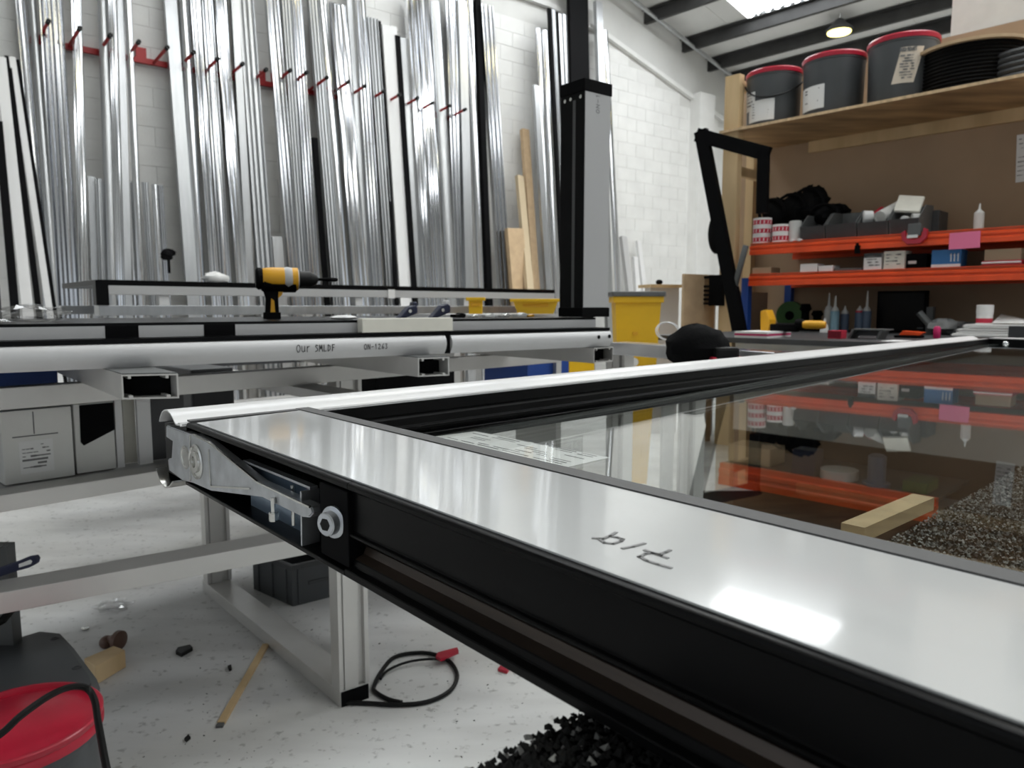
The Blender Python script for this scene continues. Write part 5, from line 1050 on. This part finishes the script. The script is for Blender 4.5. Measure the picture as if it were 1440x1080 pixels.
MB().box(V((c.x - .10, c.y - .02, 0)), V((.03, 0, 0)), V((0, .03, 0)), UP * (zbg - .022)).build('leg', M['bench_alu'], tb); MB().box(V((c.x - .13, c.y - .06, 0)), V((.10, 0, 0)), V((0, .12, 0)), UP * .012).build('foot_plate', M['bench_alu'], tb)

# ================================================================== FLOOR ITEMS
# red lidded bucket
rad = .142; cf = D(22, 1013, 1.27); zt_ = cf.z; c = V((cf.x, cf.y, 0)); hh = zt_
t = thing('lidded_bucket', 'anthracite bucket with red lid standing on the floor under a black cable', 'bucket', c)
MB().lathe([(rad * .85, 0), (rad * .87, .01), (rad * .95, hh - .05), (rad * .97, hh - .048), (rad * .97, hh - .02)], c, UP, 44).build('tub', M['bucket'], t, smooth=True)
MB().lathe([(rad * .96, hh - .032), (rad * 1.0, hh - .030), (rad * 1.0, hh - .016), (rad * .985, hh - .013), (rad * 1.0, hh - .010), (rad * 1.0, hh - .002), (rad * .985, hh), (rad * .945, hh), (rad * .93, hh - .010), (rad * .80, hh - .008), (rad * .76, hh - .004), (.01, hh - .003)], c, UP, 48).build('lid', M['lid_red'], t, smooth=True)
cab = [D(-40, 1055, 1.05), D(0, 1033, 1.07), D(30, 1006, 1.10), D(70, 978, 1.15), D(100, 966, 1.20), D(122, 968, 1.23), D(133, 985, 1.22), D(138, 1015, 1.18), D(146, 1060, 1.12), D(153, 1100, 1.08), D(160, 1180, 1.05)]
for p in cab[1:6]:
    if p.z < zt_ + .012: p.z = zt_ + .012
cab.append(V((cab[-1].x, cab[-1].y, .012)))
def smooth_pts(P, n=5):
    out = []
    for i in range(len(P) - 1):
        p0, p1, p2, p3 = P[max(i - 1, 0)], P[i], P[i + 1], P[min(i + 2, len(P) - 1)]
        for k in range(n):
            t = k / n; out.append(.5 * ((2 * p1) + (p2 - p0) * t + (2 * p0 - 5 * p1 + 4 * p2 - p3) * t * t + (3 * p1 - p0 - 3 * p2 + p3) * t ** 3))
    return out + [P[-1]]
tag(MB().tube(smooth_pts(cab), .0058, 8).build('black_cable', M['rubber'], smooth=True), 'black cable draped over the red bucket lid', 'cable')
# grey tool case behind it
zc3 = .30; out = [(-70, 918), (-10, 908), (56, 888), (84, 891), (104, 912), (136, 955), (141, 968), (132, 985), (-70, 990)]
P = [G(x, y, zc3) for x, y in out]; n = len(P); t = thing('tool_case', 'dark grey tool case with chamfered corners behind the red bucket', 'case', V((P[4].x, P[4].y, 0)) * .5 + V((P[0].x, P[0].y, 0)) * .5)
m_ = MB(); m_.add([V((p.x, p.y, .002)) for p in P] + P, [tuple(range(n)), tuple(range(n, 2 * n))[::-1]] + [(i, n + i, n + (i + 1) % n, (i + 1) % n) for i in range(n)]); m_.build('body', M['mgrey'], t)
ci = sum(P, V()) / n; Q = [p.lerp(ci, .14) + UP * .0015 for p in P]; m_ = MB(); m_.add(Q + [q + UP * .003 for q in Q], [tuple(range(n)), tuple(range(n, 2 * n))[::-1]] + [(i, n + i, n + (i + 1) % n, (i + 1) % n) for i in range(n)]); m_.build('lid_panel', M['bucket'], t)
for (x, y) in ((77, 900), (108, 941)): p = G(x, y, zc3 + .001); MB().lathe([(.010, 0), (.010, .004), (.006, .005), (.005, .001)], p, UP, 12).build('lid_rivet', M['dgrey'], t)
# timber offcut and the ball tools
p = [G(x, y, .055) for x, y in ((118, 926), (160, 908), (176, 914), (134, 938))]
o = MB().hexa([V((q.x, q.y, .001)) for q in p], p).build('timber_offcut', M['wood'], bev=.002); tag(o, 'short pine timber offcut on the floor beside the tool case', 'offcut')
p = G(150, 903, .02); q = G(172, 906, .02); t = thing('ball_fitting', 'brown ball-ended knob piece on the floor by the timber offcut', 'knob', p)
MB().blob(p + UP * .0, V((.022, 0, 0)), V((0, .022, 0)), UP * .021, 14, 9).build('small_ball', M['brownrust'], t, smooth=True); MB().lathe([(.012, 0), (.030, .006), (.030, .02), (.018, .028), (.010, .05)], q + UP * .012, (p - q).normalized(), 18).build('large_ball', M['brownrust'], t, smooth=True)
# wood strip
a, b = G(311, 1016, .006), G(374, 906, .006); d = (b - a).normalized(); s_ = V((d.y, -d.x, 0)); t = thing('wood_strip', 'thin pale wood strip lying on the floor in front of the bench rail', 'strip', V((a.x, a.y, 0)))
MB().box(a - s_ * .010 - UP * .0055, b - a, s_ * .020, UP * .008).build('strip', M['wood'], t); MB().box(a - d * .016 - s_ * .009 - UP * .0055, d * .0155, s_ * .018, UP * .006).build('grey_tip', M['mgrey'], t)
# black crate under the bench
q0 = G(412, 853, 0); xA = (G(352, 826, 0) - q0); yA = (G(470, 838, 0) - q0); hz = (853 - 792) / 1025 * q0.y * 1.0
xA = xA.normalized() * .26; yA = LJ * .26
t = thing('plastic_crate', 'black plastic crate under the bench beside the slotted leg', 'crate', q0 + xA / 2 + yA / 2)
hz = .155
MB().box(q0, xA, yA, UP * .008).build('base', M['bucket'], t)
ux, uy = xA.normalized(), yA.normalized()
for (p, ex, ey) in ((q0, xA, uy * .008), (q0 + uy * .252, xA, uy * .008), (q0 + uy * .008, ux * .008, uy * .244), (q0 + ux * .252 + uy * .008, ux * .008, uy * .244)): MB().box(p + UP * .008, ex, ey, UP * (hz - .008)).build('side', M['bucket'], t)
rm = MB()
for (p, ex, ey) in ((q0 - ux * .008 - uy * .008, ux * .276, uy * .008), (q0 - ux * .008 + uy * .26, ux * .276, uy * .008), (q0 - ux * .008, ux * .008, uy * .26), (q0 + ux * .26, ux * .008, uy * .26)): rm.box(p + UP * (hz - .018), ex, ey, UP * .018)
rm.build('rim', M['dgrey'], t, bev=.002)
for k in (.03, .12, .215): MB().box(q0 + ux * k - uy * .006 + UP * .004, ux * .014, uy * .006, UP * (hz - .024)).build('rib', M['bucket'], t)
for k in (.02, .21): MB().box(q0 - ux * .006 + uy * k + UP * .004, ux * .006, uy * .02, UP * (hz - .024)).build('rib', M['bucket'], t)
MB().box(q0 - ux * .005 + uy * .06 + UP * hz * .45, ux * .005, uy * .10, UP * .012).build('grip_bar', M['dgrey'], t)
# loop of black cable with red tape
lp = [(487, 988), (520, 989), (560, 991), (600, 987), (632, 972), (643, 950), (632, 930), (610, 920), (585, 918), (555, 924), (538, 942), (527, 962), (527, 972), (545, 983), (565, 988)]
t = thing('cable_loop', 'loop of black cable on the floor by the slotted leg', 'cable', G(585, 955, 0)); MB().tube(smooth_pts([G(x, y, .007) for x, y in lp]), .0062, 8).build('cable', M['rubber'], t, smooth=True)
MB().tube(smooth_pts([G(x, y, .016) for x, y in ((630, 928), (600, 927), (570, 932), (545, 943), (535, 955))]), .004, 8).build('thin_lead', M['rubber'], t, smooth=True)
def flat(pts, z0, th, nm, mm, lab, cat, group=None):
    P = [G(x, y, z0 + th) for x, y in pts]; n = len(P); m_ = MB(); m_.add([V((p.x, p.y, z0)) for p in P] + P, [tuple(range(n)), tuple(range(n, 2 * n))[::-1]] + [(i, n + i, n + (i + 1) % n, (i + 1) % n) for i in range(n)]); return tag(m_.build(nm, M[mm]), lab, cat, group)
flat([(613, 922), (616, 917), (643, 910), (645, 915), (620, 926)], .018, .010, 'red_tape', 'lid_red', 'red tape piece at the far side of the black cable loop', 'tape')
flat([(700, 940), (706, 933), (719, 935), (713, 944)], .001, .008, 'red_clip', 'lid_red', 'red clip lying under the edge of the sash', 'clip')
flat([(247, 915), (250, 910), (267, 906), (271, 910), (255, 919)], .001, .012, 'black_plug', 'rubber', 'black plug lying on the floor above the wood strip', 'plug')
flat([(320, 936), (325, 934), (326, 939), (322, 941)], .001, .008, 'black_chip', 'rubber', 'black chip on the floor beside the wood strip', 'chip', 'black chips on the floor')
flat([(259, 1038), (265, 1032), (268, 1036), (262, 1041)], .001, .006, 'black_chip', 'rubber', 'black chip on the floor below the wood strip end', 'chip', 'black chips on the floor')
flat([(136, 947), (146, 942), (148, 946), (139, 951)], .001, .010, 'black_chip', 'rubber', 'black chip on the floor by the corner of the tool case', 'chip', 'black chips on the floor')
p = G(160, 855, .004); o = MB().blob(p + UP * .010, V((.06, .02, 0)), V((-.02, .035, 0)), UP * .012, 14, 6, .4, 5).build('film_scrap', M['clearfilm']); tag(o, 'clear film scrap on the floor between rail and tool case', 'plastic film')
p = G(120, 884, .004); o = MB().lathe([(.006, 0), (.011, 0), (.012, .006), (.006, .007)], p - UP * .003, UP, 10).build('steel_nut', M['steel']); tag(o, 'small steel nut on the floor near the timber offcut', 'nut')
deb = MB(); rd = random.Random(11)
for k in range(230):
    x, y = rd.uniform(-.95, .05), rd.uniform(1.05, 2.6)
    s_ = rd.choice((.001, .0013, .0018, .0026)); an = rd.random() * 3; e = V((cos(an), sin(an), 0)); f_ = V((-sin(an), cos(an), 0)); deb.box(V((x, y, .0002)), e * s_ * rd.uniform(1, 3), f_ * s_, UP * s_ * .5, 0 if rd.random() < .6 else 1)
tag(deb.build('swarf_debris', [M['rubber'], M['steel']]), 'scattered dark and bright swarf specks on the floor', 'debris', kind='stuff')
flat([(930, 690), (1120, 690), (1420, 760), (1420, 860), (930, 860)], .0005, .006, 'floor_shading', 'rubber', 'black sheet added on the floor beneath the glass as the shade under the sash', 'shade sheet')  # dark sheet laid on the floor in place of the sash's shade
# navy handle and the clamp body standing at the open side
a, b = D(-30, 815, 1.50), D(52, 787, 1.62); t = thing('bar_clamp', 'navy handled clamp standing on the bench side rail', 'clamp', V((a.x, a.y, .49)))
d = (b - a).normalized(); s_ = d.cross(V((0, 1, 0))).normalized()
MB().prism([(0, -.010), (.10, -.011), (.125, -.013), (.143, -.010), (.147, 0), (.143, .010), (.125, .013), (.10, .011), (0, .010)], b - d * .147, d, s_, V((0, .014, 0))).build('handle', M['navy'], t, bev=.003)
MB().prism([(.105, -.004), (.132, -.005), (.136, 0), (.132, .005), (.105, .004)], b - d * .147 - V((0, .0006, 0)), d, s_, V((0, .0008, 0))).build('handle_slot', M['paper'], t)
q = D(3, 780, 1.6); MB().box(V((q.x - .09, q.y, .30)), V((.10, 0, 0)), V((0, .03, 0)), UP * (q.z - .30 + .02)).build('clamp_bar', M['mgrey'], t); MB().bar(D(-12, 782, 1.58), D(7, 764, 1.58), V((0, .012, 0)), V((.012, 0, .01))).build('jaw', M['steel'], t)
MB().tube([D(-30, 890, 1.5), D(4, 872, 1.52), D(20, 852, 1.55)], .009, 8).build('strap', M['rubber'], t, smooth=True)
